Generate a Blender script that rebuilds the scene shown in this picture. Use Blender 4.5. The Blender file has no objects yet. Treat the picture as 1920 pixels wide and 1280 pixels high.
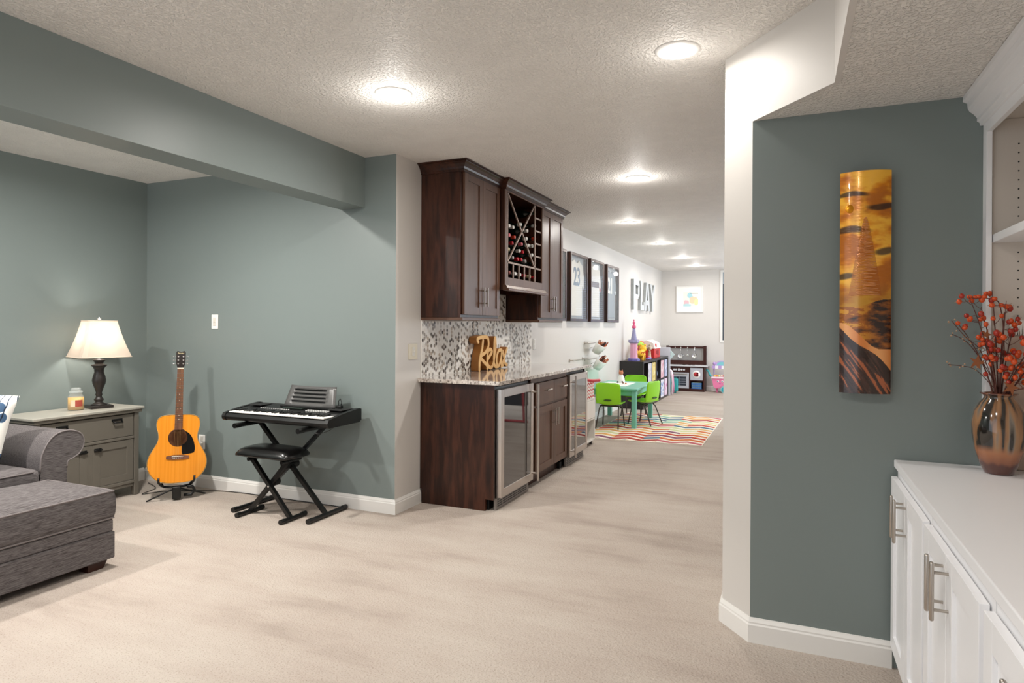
import bpy, bmesh, math, random
from math import sin, cos, pi, radians as RD
from mathutils import Vector, Matrix, noise as mnoise
SC = bpy.context.scene
COL = SC.collection

# ------------------------------------------------------------ camera
YAW, PIT, ROL, FPX, HC = RD(23.328), RD(-0.043), RD(0.309), 1206.5, 1.35
f_ = Vector((-sin(YAW)*cos(PIT), cos(YAW)*cos(PIT), sin(PIT)))
r0 = Vector((cos(YAW), sin(YAW), 0)); u0 = r0.cross(f_)
r_ = r0*cos(ROL) + u0*sin(ROL); u_ = -r0*sin(ROL) + u0*cos(ROL)
cam = bpy.data.cameras.new('camera'); co = bpy.data.objects.new('camera', cam); COL.objects.link(co)
cam.sensor_width = 36; cam.lens = FPX/1920*36; cam.shift_y = -27.45/1920; cam.clip_start = 0.02
co.matrix_world = Matrix(((r_.x, u_.x, -f_.x, 0), (r_.y, u_.y, -f_.y, 0), (r_.z, u_.z, -f_.z, HC), (0, 0, 0, 1)))
SC.camera = co
# ------------------------------------------------------------ world, exposure
w = bpy.data.worlds.new('world'); SC.world = w; w.use_nodes = True
w.node_tree.nodes['Background'].inputs[0].default_value = (0.86, 0.93, 1.0, 1)
w.node_tree.nodes['Background'].inputs[1].default_value = 1.2
SC.view_settings.view_transform = 'Standard'; SC.view_settings.look = 'None'
SC.view_settings.exposure = 0.28; SC.view_settings.gamma = 1.0
CAN_W = 12.5
HALO_W = 2.4
LAMP_W = 11.0

# ------------------------------------------------------------ materials
def srgb(c):
    if isinstance(c, str): c = tuple(int(c[i:i+2], 16)/255 for i in (0, 2, 4))
    return tuple(x/12.92 if x <= .04045 else ((x+.055)/1.055)**2.4 for x in c)
MATS = {}
class N:
    def __init__(s, name):
        s.m = bpy.data.materials.new(name); s.m.use_nodes = True
        s.t = s.m.node_tree; s.b = s.t.nodes['Principled BSDF']
    def n(s, typ, **k):
        o = s.t.nodes.new(typ)
        for a, v in k.items():
            if a.startswith('i_'):
                o.inputs[a[2:].replace('_', ' ')].default_value = v
            else: setattr(o, a, v)
        return o
    def l(s, a, b): s.t.links.new(a, b)
    def coords(s, scale=(1, 1, 1), kind='Object', rot=(0, 0, 0)):
        c = s.n('ShaderNodeTexCoord'); m = s.n('ShaderNodeMapping')
        m.inputs['Scale'].default_value = scale; m.inputs['Rotation'].default_value = rot
        s.l(c.outputs[kind], m.inputs[0]); return m.outputs[0]
    def noise(s, vec, scale, detail=3, rough=.5):
        o = s.n('ShaderNodeTexNoise'); o.inputs['Scale'].default_value = scale
        o.inputs['Detail'].default_value = detail; o.inputs['Roughness'].default_value = rough
        if vec is not None: s.l(vec, o.inputs['Vector'])
        return o.outputs['Fac']
    def ramp(s, fac, stops, interp='LINEAR'):
        o = s.n('ShaderNodeValToRGB'); o.color_ramp.interpolation = interp
        e = o.color_ramp.elements
        while len(e) > 1: e.remove(e[-1])
        e[0].position = stops[0][0]; e[0].color = srgb(stops[0][1]) + (1,)
        for p, c in stops[1:]:
            x = e.new(p); x.color = srgb(c) + (1,)
        s.l(fac, o.inputs[0]); return o.outputs[0]
    def bump(s, h, strength=.3, dist=.01):
        o = s.n('ShaderNodeBump'); o.inputs['Strength'].default_value = strength
        o.inputs['Distance'].default_value = dist; s.l(h, o.inputs['Height'])
        s.l(o.outputs[0], s.b.inputs['Normal'])
    def set(s, **k):
        for a, v in k.items(): s.b.inputs[a.replace('_', ' ')].default_value = v
        return s
def plain(name, col, rough=.5, metal=0., var=.0, scale=8, bump=0, **k):
    if name in MATS: return MATS[name]
    m = N(name); c = srgb(col)
    m.set(Roughness=rough, Metallic=metal, **k)
    v = m.coords(); f = m.noise(v, scale, 4)
    d = max(var, .02)
    mx = m.n('ShaderNodeMix', data_type='RGBA')
    mx.inputs['A'].default_value = tuple(x*(1-d) for x in c) + (1,)
    mx.inputs['B'].default_value = tuple(min(1, x*(1+d)) for x in c) + (1,)
    m.l(f, mx.inputs['Factor']); m.l(mx.outputs['Result'], m.b.inputs['Base Color'])
    if bump: m.bump(f, bump, .004)
    MATS[name] = m.m; return m.m
def emis(name, col, st):
    m = N(name); c = srgb(col)
    m.b.inputs['Base Color'].default_value = c + (1,)
    m.b.inputs['Emission Color'].default_value = c + (1,); m.b.inputs['Emission Strength'].default_value = st
    m.m.diffuse_color = c + (1,); return m.m
def wood(name, stops, grain=(14, 14, .9), rough=.35, bump=.1, axis=None):
    m = N(name); m.set(Roughness=rough)
    v = m.coords(grain)
    a = m.noise(v, 1.6, 5, .6)
    v2 = m.coords((2.2, 2.2, .8)); b = m.noise(v2, 1.3, 3, .5)
    mm = m.n('ShaderNodeMath', operation='MULTIPLY_ADD'); mm.inputs[1].default_value = .55
    m.l(a, mm.inputs[0])
    m2 = m.n('ShaderNodeMath', operation='MULTIPLY'); m2.inputs[1].default_value = .5; m.l(b, m2.inputs[0])
    m.l(m2.outputs[0], mm.inputs[2])
    m.l(m.ramp(mm.outputs[0], stops), m.b.inputs['Base Color'])
    m.bump(a, bump, .001); m.b.inputs['Specular IOR Level'].default_value = .35
    return m.m
def paint(name, col, rough=.45, bump=.06):
    m = N(name); c = srgb(col); m.set(Roughness=rough)
    m.b.inputs['Base Color'].default_value = c + (1,)
    v = m.coords(); f = m.noise(v, 260, 2); m.bump(f, bump, .001)
    return m.m
M_blue = paint('blue_grey_paint', '7b8583', .42)
M_grey = paint('warm_grey_paint', 'd5d1cc', .5)
M_white = paint('white_trim_paint', 'e9e7e3', .35, .02)
M_cab_w = paint('white_cabinet_paint', 'f3f3f5', .38, .02)
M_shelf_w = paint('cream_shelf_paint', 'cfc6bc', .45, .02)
def ceiling_mat():
    m = N('textured_ceiling_paint'); m.set(Roughness=.55)
    v = m.coords()
    a = m.noise(v, 62, 3, .55); b = m.noise(v, 8, 2)
    r = m.ramp(a, [(.40, '000000'), (.56, 'ffffff')])
    m.l(m.ramp(b, [(.3, 'eeeae4'), (.7, 'f3efe9')]), m.b.inputs['Base Color'])
    m.bump(r, .9, .006); return m.m
M_ceil = ceiling_mat()
def carpet_mat():
    m = N('beige_loop_carpet'); m.set(Roughness=.95); m.b.inputs['Specular IOR Level'].default_value = .1
    v = m.coords()
    vs = m.coords((.55, 2.6, 1), rot=(0, 0, RD(-38)))
    big = m.noise(vs, 1.6, 5, .62)
    big2 = m.noise(v, 1.1, 3, .5)
    ad = m.n('ShaderNodeMath', operation='ADD'); m.l(big, ad.inputs[0]); m.l(big2, ad.inputs[1])
    hf = m.n('ShaderNodeMath', operation='MULTIPLY'); hf.inputs[1].default_value = .5; m.l(ad.outputs[0], hf.inputs[0])
    c1 = m.ramp(hf.outputs[0], [(.36, 'a0948a'), (.47, 'b2a69c'), (.6, 'bab0a6')])
    fine = m.n('ShaderNodeTexVoronoi'); fine.inputs['Scale'].default_value = 95; m.l(v, fine.inputs['Vector'])
    fn = m.noise(v, 170, 2)
    c2 = m.ramp(fn, [(.30, '9c8d80'), (.44, 'ffffff')])
    mx = m.n('ShaderNodeMix', data_type='RGBA', blend_type='MULTIPLY'); mx.inputs['Factor'].default_value = .5
    m.l(c1, mx.inputs['A']); m.l(c2, mx.inputs['B']); m.l(mx.outputs['Result'], m.b.inputs['Base Color'])
    m.bump(fine.outputs['Distance'], .5, .006); return m.m
M_carpet = carpet_mat()
M_wood = wood('dark_stained_alder', [(.30, '190d09'), (.44, '331a11'), (.50, '26130c'), (.58, '45261a'), (.72, '20100b')], rough=.3, grain=(9, 9, 1.1))
M_woodf = wood('brown_stained_front', [(.3, '462f25'), (.5, '5f4436'), (.7, '4e372b')], rough=.33, bump=.05)
M_bk = plain('black_plastic', '0c0c0c', .42)
M_bkm = plain('black_powder_coat', '080808', .35)
M_vinyl = plain('black_vinyl', '0c0b0b', .26)
M_ss = N('brushed_stainless').set(Metallic=1., Roughness=.28)
M_ss.b.inputs['Base Color'].default_value = srgb('cfc8c2') + (1,)
_v = M_ss.coords((1, 1, 60)); M_ss.bump(M_ss.noise(_v, 8, 2), .05, .001); M_ss = M_ss.m
M_nickel = plain('brushed_nickel', 'b9b2aa', .3, 1.)
M_chrome = plain('chrome', 'dddddd', .12, 1.)
M_gold = plain('plain_gold_foil', 'b08a3a', .35, .8)
def glass_dark():
    m = N('tinted_cooler_glass'); m.set(Roughness=.03, IOR=2.0, Metallic=0.)
    m.b.inputs['Base Color'].default_value = srgb('2a2a2b') + (1,)
    m.b.inputs['Coat Weight'].default_value = .6; m.b.inputs['Coat Roughness'].default_value = .02
    return m.m
M_gd = glass_dark()
def clear_glass(name, tint='ffffff', alpha=.12):
    m = N(name); m.set(Roughness=.02, IOR=1.5, Alpha=alpha)
    m.b.inputs['Base Color'].default_value = srgb(tint) + (1,)
    return m.m
M_glass = clear_glass('picture_glass', 'dfe6ea', .10)
M_jar = clear_glass('jar_glass', 'eef4f2', .08)
def granite():
    m = N('speckled_granite'); m.set(Roughness=.07)
    v = m.coords()
    vo = m.n('ShaderNodeTexVoronoi'); vo.inputs['Scale'].default_value = 70; m.l(v, vo.inputs['Vector'])
    c1 = m.ramp(m.noise(v, 45, 5, .7), [(.36, '4d443f'), (.43, '9d928a'), (.52, 'd6cdc4'), (.66, 'e6dfd7')])
    c2 = m.ramp(m.noise(v, 9, 3), [(.38, 'a99c92'), (.6, 'ffffff')])
    mx = m.n('ShaderNodeMix', data_type='RGBA', blend_type='MULTIPLY'); mx.inputs['Factor'].default_value = .7
    m.l(c1, mx.inputs['A']); m.l(c2, mx.inputs['B']); m.l(mx.outputs['Result'], m.b.inputs['Base Color'])
    m.b.inputs['Coat Weight'].default_value = .4; m.b.inputs['Coat Roughness'].default_value = .03
    return m.m
M_gran = granite()
def attr_mat(name, rough=.6, bump=0, spec=.5):
    m = N(name); m.set(Roughness=rough); a = m.n('ShaderNodeVertexColor'); a.layer_name = 'Col'
    m.l(a.outputs[0], m.b.inputs['Base Color']); m.b.inputs['Specular IOR Level'].default_value = spec
    if bump: m.bump(m.noise(m.coords(), 200, 2), bump, .003)
    return m.m
M_tile = attr_mat('mosaic_tile', .16)
M_rug = attr_mat('woven_chevron_rug', .95, .4, .1)
M_print = attr_mat('printed_panel', .6)
def fabric(name, lo, hi, scale=(2, 60, 60), rough=.9):
    m = N(name); m.set(Roughness=rough); m.b.inputs['Specular IOR Level'].default_value = .15
    f = m.noise(m.coords(scale), 6, 4, .7); f2 = m.noise(m.coords((60, 3, 60)), 6, 3, .6)
    ad = m.n('ShaderNodeMath', operation='ADD'); m.l(f, ad.inputs[0]); m.l(f2, ad.inputs[1])
    h = m.n('ShaderNodeMath', operation='MULTIPLY'); h.inputs[1].default_value = .5; m.l(ad.outputs[0], h.inputs[0])
    m.l(m.ramp(h.outputs[0], [(.36, lo), (.62, hi)]), m.b.inputs['Base Color'])
    m.bump(h.outputs[0], .25, .002); return m.m
M_sofa = fabric('charcoal_chenille', '454040', '757070', scale=(60, 3, 60))
M_sofapipe = plain('charcoal_piping', '77706f', .9)
M_drs = paint('taupe_furniture_paint', '6f6a61', .42, .03)
M_drstop = paint('lamplit_taupe_top', 'a5a298', .35, .03)  # lamp light on the sideboard top put into a paler base colour
def spruce():
    m = N('amber_spruce_top'); m.set(Roughness=.22)
    a = m.noise(m.coords((40, 40, .6)), 2, 3)
    m.l(m.ramp(a, [(.3, 'e38a1c'), (.5, 'ec9426'), (.7, 'f09c30')]), m.b.inputs['Base Color'])
    m.b.inputs['Coat Weight'].default_value = .5; return m.m
M_spruce = spruce()
M_rose = wood('rosewood', [(.3, '4a2a20'), (.6, '7a5140')], rough=.4)
M_oak = wood('honey_pine', [(.3, 'd09a55'), (.6, 'e6b877')], grain=(4, 4, 4), rough=.5)
M_oakside = M_oak
def P(hexc, rough=.4, name=None, **k): return plain(name or ('plastic_' + hexc), hexc, rough, **k)

# ------------------------------------------------------------ mesh builder
class MB:
    def __init__(s): s.bm = bmesh.new(); s.smooth = []; s.cols = None
    def _new(s, verts, faces, smooth=False, col=None):
        vs = [s.bm.verts.new(v) for v in verts]
        for f in faces:
            try: fc = s.bm.faces.new([vs[i] for i in f])
            except ValueError: continue
            fc.smooth = smooth
            if col is not None:
                lay = s.bm.loops.layers.float_color.get('Col') or s.bm.loops.layers.float_color.new('Col')
                for lp in fc.loops: lp[lay] = tuple(col) + (1,)
        return vs
    def box(s, x0, x1, y0, y1, z0, z1, bev=0, seg=2, col=None, M=None):
        v = [(x, y, z) for x in (x0, x1) for y in (y0, y1) for z in (z0, z1)]
        vs = s._new(v, [(0, 1, 3, 2), (4, 6, 7, 5), (0, 4, 5, 1), (2, 3, 7, 6), (0, 2, 6, 4), (1, 5, 7, 3)], col=col)
        if bev:
            es = set(e for a in vs for e in a.link_edges)
            r = bmesh.ops.bevel(s.bm, geom=list(es), offset=bev, segments=seg, affect='EDGES', profile=.5)
            if seg > 1:
                for fc in r['faces']: fc.smooth = True
            vs = list(set(x for fc in r['faces'] for x in fc.verts) | set(x for x in vs if x.is_valid))
        if M is not None:
            for x in vs: x.co = M @ x.co
        return s
    def cyl(s, p0, p1, r, r2=None, n=16, cap=True, smooth=True, col=None):
        p0 = Vector(p0); p1 = Vector(p1); d = (p1-p0).normalized()
        a = d.orthogonal().normalized(); b = d.cross(a); r2 = r if r2 is None else r2
        v = [p0+(a*cos(2*pi*i/n)+b*sin(2*pi*i/n))*r for i in range(n)] + [p1+(a*cos(2*pi*i/n)+b*sin(2*pi*i/n))*r2 for i in range(n)]
        s._new(v, [(i, (i+1) % n, n+(i+1) % n, n+i) for i in range(n)], smooth, col)
        if cap:
            s._new(v[:n], [tuple(range(n))[::-1]], False, col); s._new(v[n:], [tuple(range(n))], False, col)
        return s
    def tube(s, pts, r, n=8, closed=False, flat=None, rs=None):
        pts = [Vector(p) for p in pts]; L = len(pts); rings = []
        up = None
        for i, p in enumerate(pts):
            if closed: d = (pts[(i+1) % L]-pts[i-1])
            else: d = pts[min(i+1, L-1)]-pts[max(i-1, 0)]
            d = d.normalized() if d.length > 1e-9 else Vector((0, 0, 1))
            if up is None: up = d.orthogonal().normalized()
            a = (up - d*up.dot(d))
            a = a.normalized() if a.length > 1e-6 else d.orthogonal().normalized()
            up = a; b = d.cross(a); rr = rs[i] if rs else r
            rings.append([p+(a*cos(2*pi*k/n)+b*sin(2*pi*k/n))*rr for k in range(n)])
        v = [x for q in rings for x in q]
        fs = []
        for i in range(L if closed else L-1):
            j = (i+1) % L
            fs += [(i*n+k, i*n+(k+1) % n, j*n+(k+1) % n, j*n+k) for k in range(n)]
        if not closed: fs += [tuple(range(n))[::-1], tuple((L-1)*n+k for k in range(n))]
        s._new(v, fs, True); return s
    def lathe(s, prof, c=(0, 0, 0), n=32, axis='z', smooth=True, M=None, sq=False):
        c = Vector(c); v = []
        for r, h in prof:
            for k in range(n):
                t = 2*pi*k/n; x, y = r*cos(t), r*sin(t)
                q = Vector((x, y, h)) if axis == 'z' else (Vector((h, x, y)) if axis == 'x' else Vector((x, h, y)))
                if M is not None: q = M @ q
                v.append(c+q)
        L = len(prof)
        fs = [(i*n+k, i*n+(k+1) % n, (i+1)*n+(k+1) % n, (i+1)*n+k) for i in range(L-1) for k in range(n)]
        if prof[0][0] > 1e-5: fs.append(tuple(range(n))[::-1])
        if prof[-1][0] > 1e-5: fs.append(tuple((L-1)*n+k for k in range(n)))
        s._new(v, fs, smooth); return s
    def ball(s, c, r, n=12, sc=(1, 1, 1)):
        pr = [(max(1e-6, r*sin(pi*i/n)), -r*cos(pi*i/n)) for i in range(n+1)]
        c = Vector(c); v = []; m = n*2
        for a, h in pr:
            for k in range(m): v.append(c+Vector((a*cos(2*pi*k/m)*sc[0], a*sin(2*pi*k/m)*sc[1], h*sc[2])))
        s._new(v, [(i*m+k, i*m+(k+1) % m, (i+1)*m+(k+1) % m, (i+1)*m+k) for i in range(n) for k in range(m)], True)
        return s
    def prism(s, poly, d0, d1, axis='x', smooth=False, col=None, M=None):
        """poly: 2D points. axis x -> (y,z); y -> (x,z); z -> (x,y)"""
        def q(p, d):
            v = Vector((d, p[0], p[1])) if axis == 'x' else (Vector((p[0], d, p[1])) if axis == 'y' else Vector((p[0], p[1], d)))
            return M @ v if M is not None else v
        n = len(poly); v = [q(p, d0) for p in poly]+[q(p, d1) for p in poly]
        s._new(v, [tuple(range(n))[::-1], tuple(range(n, 2*n))], False, col)
        s._new(v, [(i, (i+1) % n, n+(i+1) % n, n+i) for i in range(n)], smooth, col)
        return s
    def quad(s, pts, col=None): s._new([Vector(p) for p in pts], [tuple(range(len(pts)))], col=col); return s
    def ribbon(s, pts, wd, d0, d1):
        """stroke in the (y,z) plane with width wd, extruded x from d0 to d1"""
        L = []; R = []
        pts = [Vector(p) for p in pts]
        for i, p in enumerate(pts):
            t = (pts[min(i+1, len(pts)-1)]-pts[max(i-1, 0)]).normalized(); nrm = Vector((-t.y, t.x))*wd/2
            L.append(p+nrm); R.append(p-nrm)
        for i in range(len(pts)-1):
            s.prism([L[i], L[i+1], R[i+1], R[i]], d0+i*1.3e-5, d1-i*1.3e-5, 'x')
        for i, p in enumerate(pts):
            s.prism([(p.x+cos(k*pi/6)*wd/2, p.y+sin(k*pi/6)*wd/2) for k in range(12)], d0+i*1.3e-5+6e-6, d1-i*1.3e-5-6e-6, 'x')
        return s
    def build(s, name, mat, parent=None, label=None, world=True, rc=True, sub=0):
        bmesh.ops.recalc_face_normals(s.bm, faces=s.bm.faces[:])
        if parent is not None and world:
            inv = WM(parent).inverted()
            for v in s.bm.verts: v.co = inv @ v.co
        me = bpy.data.meshes.new(name); s.bm.to_mesh(me); s.bm.free()
        o = bpy.data.objects.new(name, me); COL.objects.link(o)
        if mat: me.materials.append(mat)
        if parent is not None: o.parent = parent
        if label: o['label'] = label
        if sub:
            md = o.modifiers.new('sub', 'SUBSURF'); md.levels = sub; md.render_levels = sub
            for p in me.polygons: p.use_smooth = True
        return o
def WM(o):
    m = Matrix.LocRotScale(o.location, o.rotation_euler, o.scale)
    return WM(o.parent) @ m if o.parent else m
def tag(o, label, cat, group=None):
    o['label'] = label; o['category'] = cat
    if group: o['group'] = group
    return o
def thing(name, loc, label, cat, group=None, rz=0):
    o = bpy.data.objects.new(name, None); COL.objects.link(o); o.empty_display_size = .05
    o.location = loc; o.rotation_euler = (0, 0, rz); return tag(o, label, cat, group)
def struct(name, mb, mat, parent=None):
    o = mb.build(name, mat, parent)
    if parent is None: o['kind'] = 'structure'
    return o
def single(mb, name, mat, label, cat, group=None, loc=None, **k):
    """one-mesh thing with its origin at loc"""
    if loc is not None:
        for v in mb.bm.verts: v.co -= Vector(loc)
    o = mb.build(name, mat, **k)
    if loc is not None: o.location = loc
    return tag(o, label, cat, group)
def dup(root, loc, rz=None, label=None, scale=None):
    r = root.copy(); COL.objects.link(r); r.location = loc
    if rz is not None: r.rotation_euler = (0, 0, rz)
    if label: r['label'] = label
    if scale: r.scale = scale
    for ch in list(root.children):
        c = ch.copy(); COL.objects.link(c); c.parent = r
        for g in list(ch.children):
            d = g.copy(); COL.objects.link(d); d.parent = c
    return r
def text(name, body, size, ext, mat, M, parent, world=True, sx=1, off=0):
    cu = bpy.data.curves.new('t', 'FONT'); cu.body = body; cu.size = size; cu.extrude = ext; cu.offset = off
    cu.align_x = 'CENTER'; cu.align_y = 'CENTER'; cu.resolution_u = 4
    to = bpy.data.objects.new('t', cu); COL.objects.link(to)
    bpy.context.view_layer.update()
    dg = bpy.context.evaluated_depsgraph_get()
    me = bpy.data.meshes.new_from_object(to.evaluated_get(dg)); bpy.data.objects.remove(to); bpy.data.curves.remove(cu)
    me.transform(Matrix.Diagonal((sx, 1, 1, 1))); me.transform(M)
    if parent is not None and world: me.transform(WM(parent).inverted())
    me.materials.clear(); me.materials.append(mat)
    o = bpy.data.objects.new(name, me); COL.objects.link(o)
    if parent is not None: o.parent = parent
    return o
FX = Matrix(((0, 0, 1, 0), (1, 0, 0, 0), (0, 1, 0, 0), (0, 0, 0, 1)))   # text facing +X: right = +Y, up = +Z
FY = Matrix(((1, 0, 0, 0), (0, 0, -1, 0), (0, 1, 0, 0), (0, 0, 0, 1)))  # text facing -Y
def T(x, y, z, R=FX): return Matrix.Translation((x, y, z)) @ R

# ============================================================ ROOM
CZ = 2.58; LX = -5.16; BY = 3.9; WX = -2.59; FY_ = 14.28; Y0 = -1.6
A_ = Vector((-.15, 2.955)); B_ = Vector((.145, 2.60)); dg_ = (A_-B_).normalized(); P0 = A_ + dg_*.2
struct('floor', MB().box(LX-.2, 2.4, Y0, FY_+.2, -.12, 0), M_carpet)
struct('ceiling', MB().box(LX-.2, 2.4, Y0, FY_+.2, CZ, CZ+.12), M_ceil)
struct('wall_left', MB().box(LX-.15, LX, Y0, BY+.15, 0, CZ), M_blue)
wb = MB().box(LX, WX-.11, BY, BY+.15, 0, CZ)
struct('wall_back', wb, M_blue)
# back wall end block: blue towards the room, grey on the corridor side
o = MB().box(WX-.11, WX, BY, BY+.15, 0, CZ).build('wall_back_end', M_blue); o['kind'] = 'structure'
o.data.materials.append(M_grey)
for p in o.data.polygons:
    if p.normal.x > .5: p.material_index = 1
o.name = 'wall_end'
struct('wall_corridor', MB().box(WX-.15, WX, BY+.15, FY_+.15, 0, CZ), M_grey)
wx0, wx1, wz0, wz1 = -1.352, -.45, 1.03, 2.56
struct('wall_far', MB().box(WX, wx0, FY_, FY_+.15, 0, CZ).box(wx1, 2.4, FY_, FY_+.15, 0, CZ)
       .box(wx0, wx1, FY_, FY_+.15, 0, wz0).box(wx0, wx1, FY_, FY_+.15, wz1, CZ), M_grey)
# soffit
struct('trim_1', MB().box(-3.075, -2.862, Y0, BY, 2.212, CZ), M_blue)
# right wing: diagonal pillar, blue return wall, lowered ceiling
struct('wall_right', MB().prism([(A_.x, A_.y), (2.3, A_.y), (2.3, A_.y+.12), (A_.x+.03, A_.y+.12)], 0, 2.2395, 'z'), M_blue)
pl = MB().prism([(A_.x, A_.y), (A_.x+.03, A_.y+.12), (P0.x+.12, P0.y+.10), (P0.x+.12, 3.62), (P0.x, 3.62), (P0.x, P0.y)], 0, CZ, 'z')
struct('wall_diagonal', pl, M_grey)
struct('ceiling_low', MB().prism([(A_.x+.012, A_.y+.001), (B_.x+.006, B_.y+.002), (B_.x+.006, Y0), (2.3, Y0), (2.3, A_.y+.001)], 2.24, 2.30, 'z'), M_ceil)
bk = MB().prism([(A_.x, A_.y), (B_.x, B_.y), (B_.x, Y0), (B_.x+.02, Y0), (B_.x+.02, B_.y+.006), (A_.x+.022, A_.y+.006)], 2.2385, CZ, 'z')
struct('wall_bulkhead', bk, M_white if False else paint('bulkhead_paint', 'd8d4cf', .5))
struct('wall_outer', MB().box(2.3, 2.4, Y0, A_.y+.12, 0, CZ), M_grey)
struct('wall_light_block', MB().box(-1.0, 2.4, Y0-.1, Y0, 0, CZ), M_grey)  # added behind the viewer to keep world light off the right wall
# unseen opening round the corner, with an added area lamp standing in for daylight
struct('wall_side', MB().box(2.3, 2.4, A_.y+.13, 9.0, 0, CZ).box(2.3, 2.4, 13.2, FY_+.15, 0, CZ).box(2.3, 2.4, 9.0, 13.2, 0, .5).box(2.3, 2.4, 9.0, 13.2, 2.3, CZ), M_grey)
ld = bpy.data.lights.new('daylight_fill', 'AREA'); ld.shape = 'RECTANGLE'; ld.size = 1.7; ld.size_y = 4.0; ld.energy = 115; ld.color = (.84, .92, 1)
lo = bpy.data.objects.new('daylight_fill', ld); COL.objects.link(lo); lo.location = (2.38, 11.1, 1.4); lo.rotation_euler = (0, RD(90), RD(0))
def baseboard(name, path, h=.105, t=.014):
    """path: list of (x,y); board sits on the left side of the path direction"""
    prof = [(0, 0), (t, 0), (t, h*.72), (t*.75, h*.78), (t*.75, h*.84), (t*.35, h*.95), (t*.2, h), (0, h)]
    m = MB(); n = len(prof); rings = []
    for i, p in enumerate(path):
        p = Vector(p)
        d0 = (p-Vector(path[i-1])).normalized() if i > 0 else None
        d1 = (Vector(path[i+1])-p).normalized() if i < len(path)-1 else None
        if d0 is None: d0 = d1
        if d1 is None: d1 = d0
        n0 = Vector((-d0.y, d0.x)); n1 = Vector((-d1.y, d1.x)); nn = (n0+n1).normalized(); k = 1/max(.3, nn.dot(n0))
        rings.append([Vector((p.x+nn.x*a*k, p.y+nn.y*a*k, z)) for a, z in prof])
    v = [x for r in rings for x in r]; L = len(rings)
    fs = [(i*n+k, i*n+(k+1) % n, (i+1)*n+(k+1) % n, (i+1)*n+k) for i in range(L-1) for k in range(n)]
    fs += [tuple(range(n)), tuple((L-1)*n+k for k in range(n))]
    m._new(v, fs); return struct(name, m, M_white)
e = .0005
baseboard('baseboard_back', [(WX+e, 4.235), (WX+e, BY-e), (LX+e, BY-e)][::-1] if False else [(WX+e, 4.235), (WX+e, BY-e), (LX+e, BY-e)][::1])
baseboard('baseboard_left', [(LX+e, BY-.02), (LX+e, Y0)])
baseboard('baseboard_corridor', [(WX+e, FY_-.001), (WX+e, 7.22)])
baseboard('baseboard_far', [(-.3, FY_-e), (WX+.016, FY_-e)])
baseboard('baseboard_right', [(.38, A_.y-e), (A_.x-.0004, A_.y-e), (P0.x-e, P0.y-.0004), (P0.x-e, 3.62)][::1])

# window in the far wall
wn = MB().box(wx0, wx0+.05, FY_-.015, FY_+.05, wz0, wz1).box(wx1-.05, wx1, FY_-.015, FY_+.05, wz0, wz1)\
    .box(wx0+.05, wx1-.05, FY_-.015, FY_+.05, wz0, wz0+.05).box(wx0+.05, wx1-.05, FY_-.015, FY_+.05, wz1-.04, wz1)
wo = struct('window_1', wn, M_white)
MB().box(wx0+.05, wx0+.15, FY_+.01, FY_+.03, wz0+.05, 2.27).build('casement_sash', P('3d4650', .25), wo)
MB().box(wx0+.05, wx0+.15, FY_+.005, FY_+.03, 2.27, wz1-.04).build('transom_panel', P('9aa3aa', .4), wo)
h_ = MB()
for z in (1.62, 2.12): h_.tube([(wx0+.12, FY_+.008, z-.08), (wx0+.125, FY_-.012, z-.02), (wx0+.12, FY_-.012, z+.04), (wx0+.12, FY_+.008, z+.08)], .008, 6)
h_.build('window_handle', P('c9ccd0', .3), wo)
bl = MB(); z = wz0+.07
while z < wz1-.06:
    bl.box(wx0+.155, wx1-.055, FY_+.008, FY_+.035, z, z+.028); z += .045
bl.build('blind', P('f2f5f8', .4), wo)
MB().box(wx0+.16, wx1-.06, FY_+.06, FY_+.065, wz0+.05, wz1-.05).build('pane', emis('daylight_pane', 'cfe2ff', 2.2), wo)

# ------------------------------------------------------------ recessed lights
def can(loc, label, pw=1.0):
    t = thing('recessed_light', loc, label, 'ceiling light', 'recessed ceiling lights')
    n = 48; pr = [(.073, -.004), (.077, -.009), (.09, -.008), (.098, -.003), (.099, -.0005), (.07, -.0005), (.07, -.004)]
    MB().lathe(pr, loc, n).build('trim_ring', M_white, t)
    MB().lathe([(1e-6, -.006), (.04, -.0065), (.072, -.005), (.072, -.001), (1e-6, -.001)], loc, 40).build('lens', emis('lit_lens', 'fff6e8', 14), t)
    ld = bpy.data.lights.new('can_light', 'AREA'); ld.shape = 'DISK'; ld.size = .14; ld.energy = CAN_W*pw; ld.color = (1, .96, .905); ld.spread = RD(172)
    lo = bpy.data.objects.new('can_light', ld); COL.objects.link(lo); lo.parent = t; lo.location = (0, 0, -.012)
    ld = bpy.data.lights.new('can_spill', 'POINT'); ld.energy = HALO_W*min(pw, 1.3); ld.color = (1, .965, .92); ld.shadow_soft_size = .05
    lo = bpy.data.objects.new('can_spill', ld); COL.objects.link(lo); lo.parent = t; lo.location = (0, 0, -.12)
    return t
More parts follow.
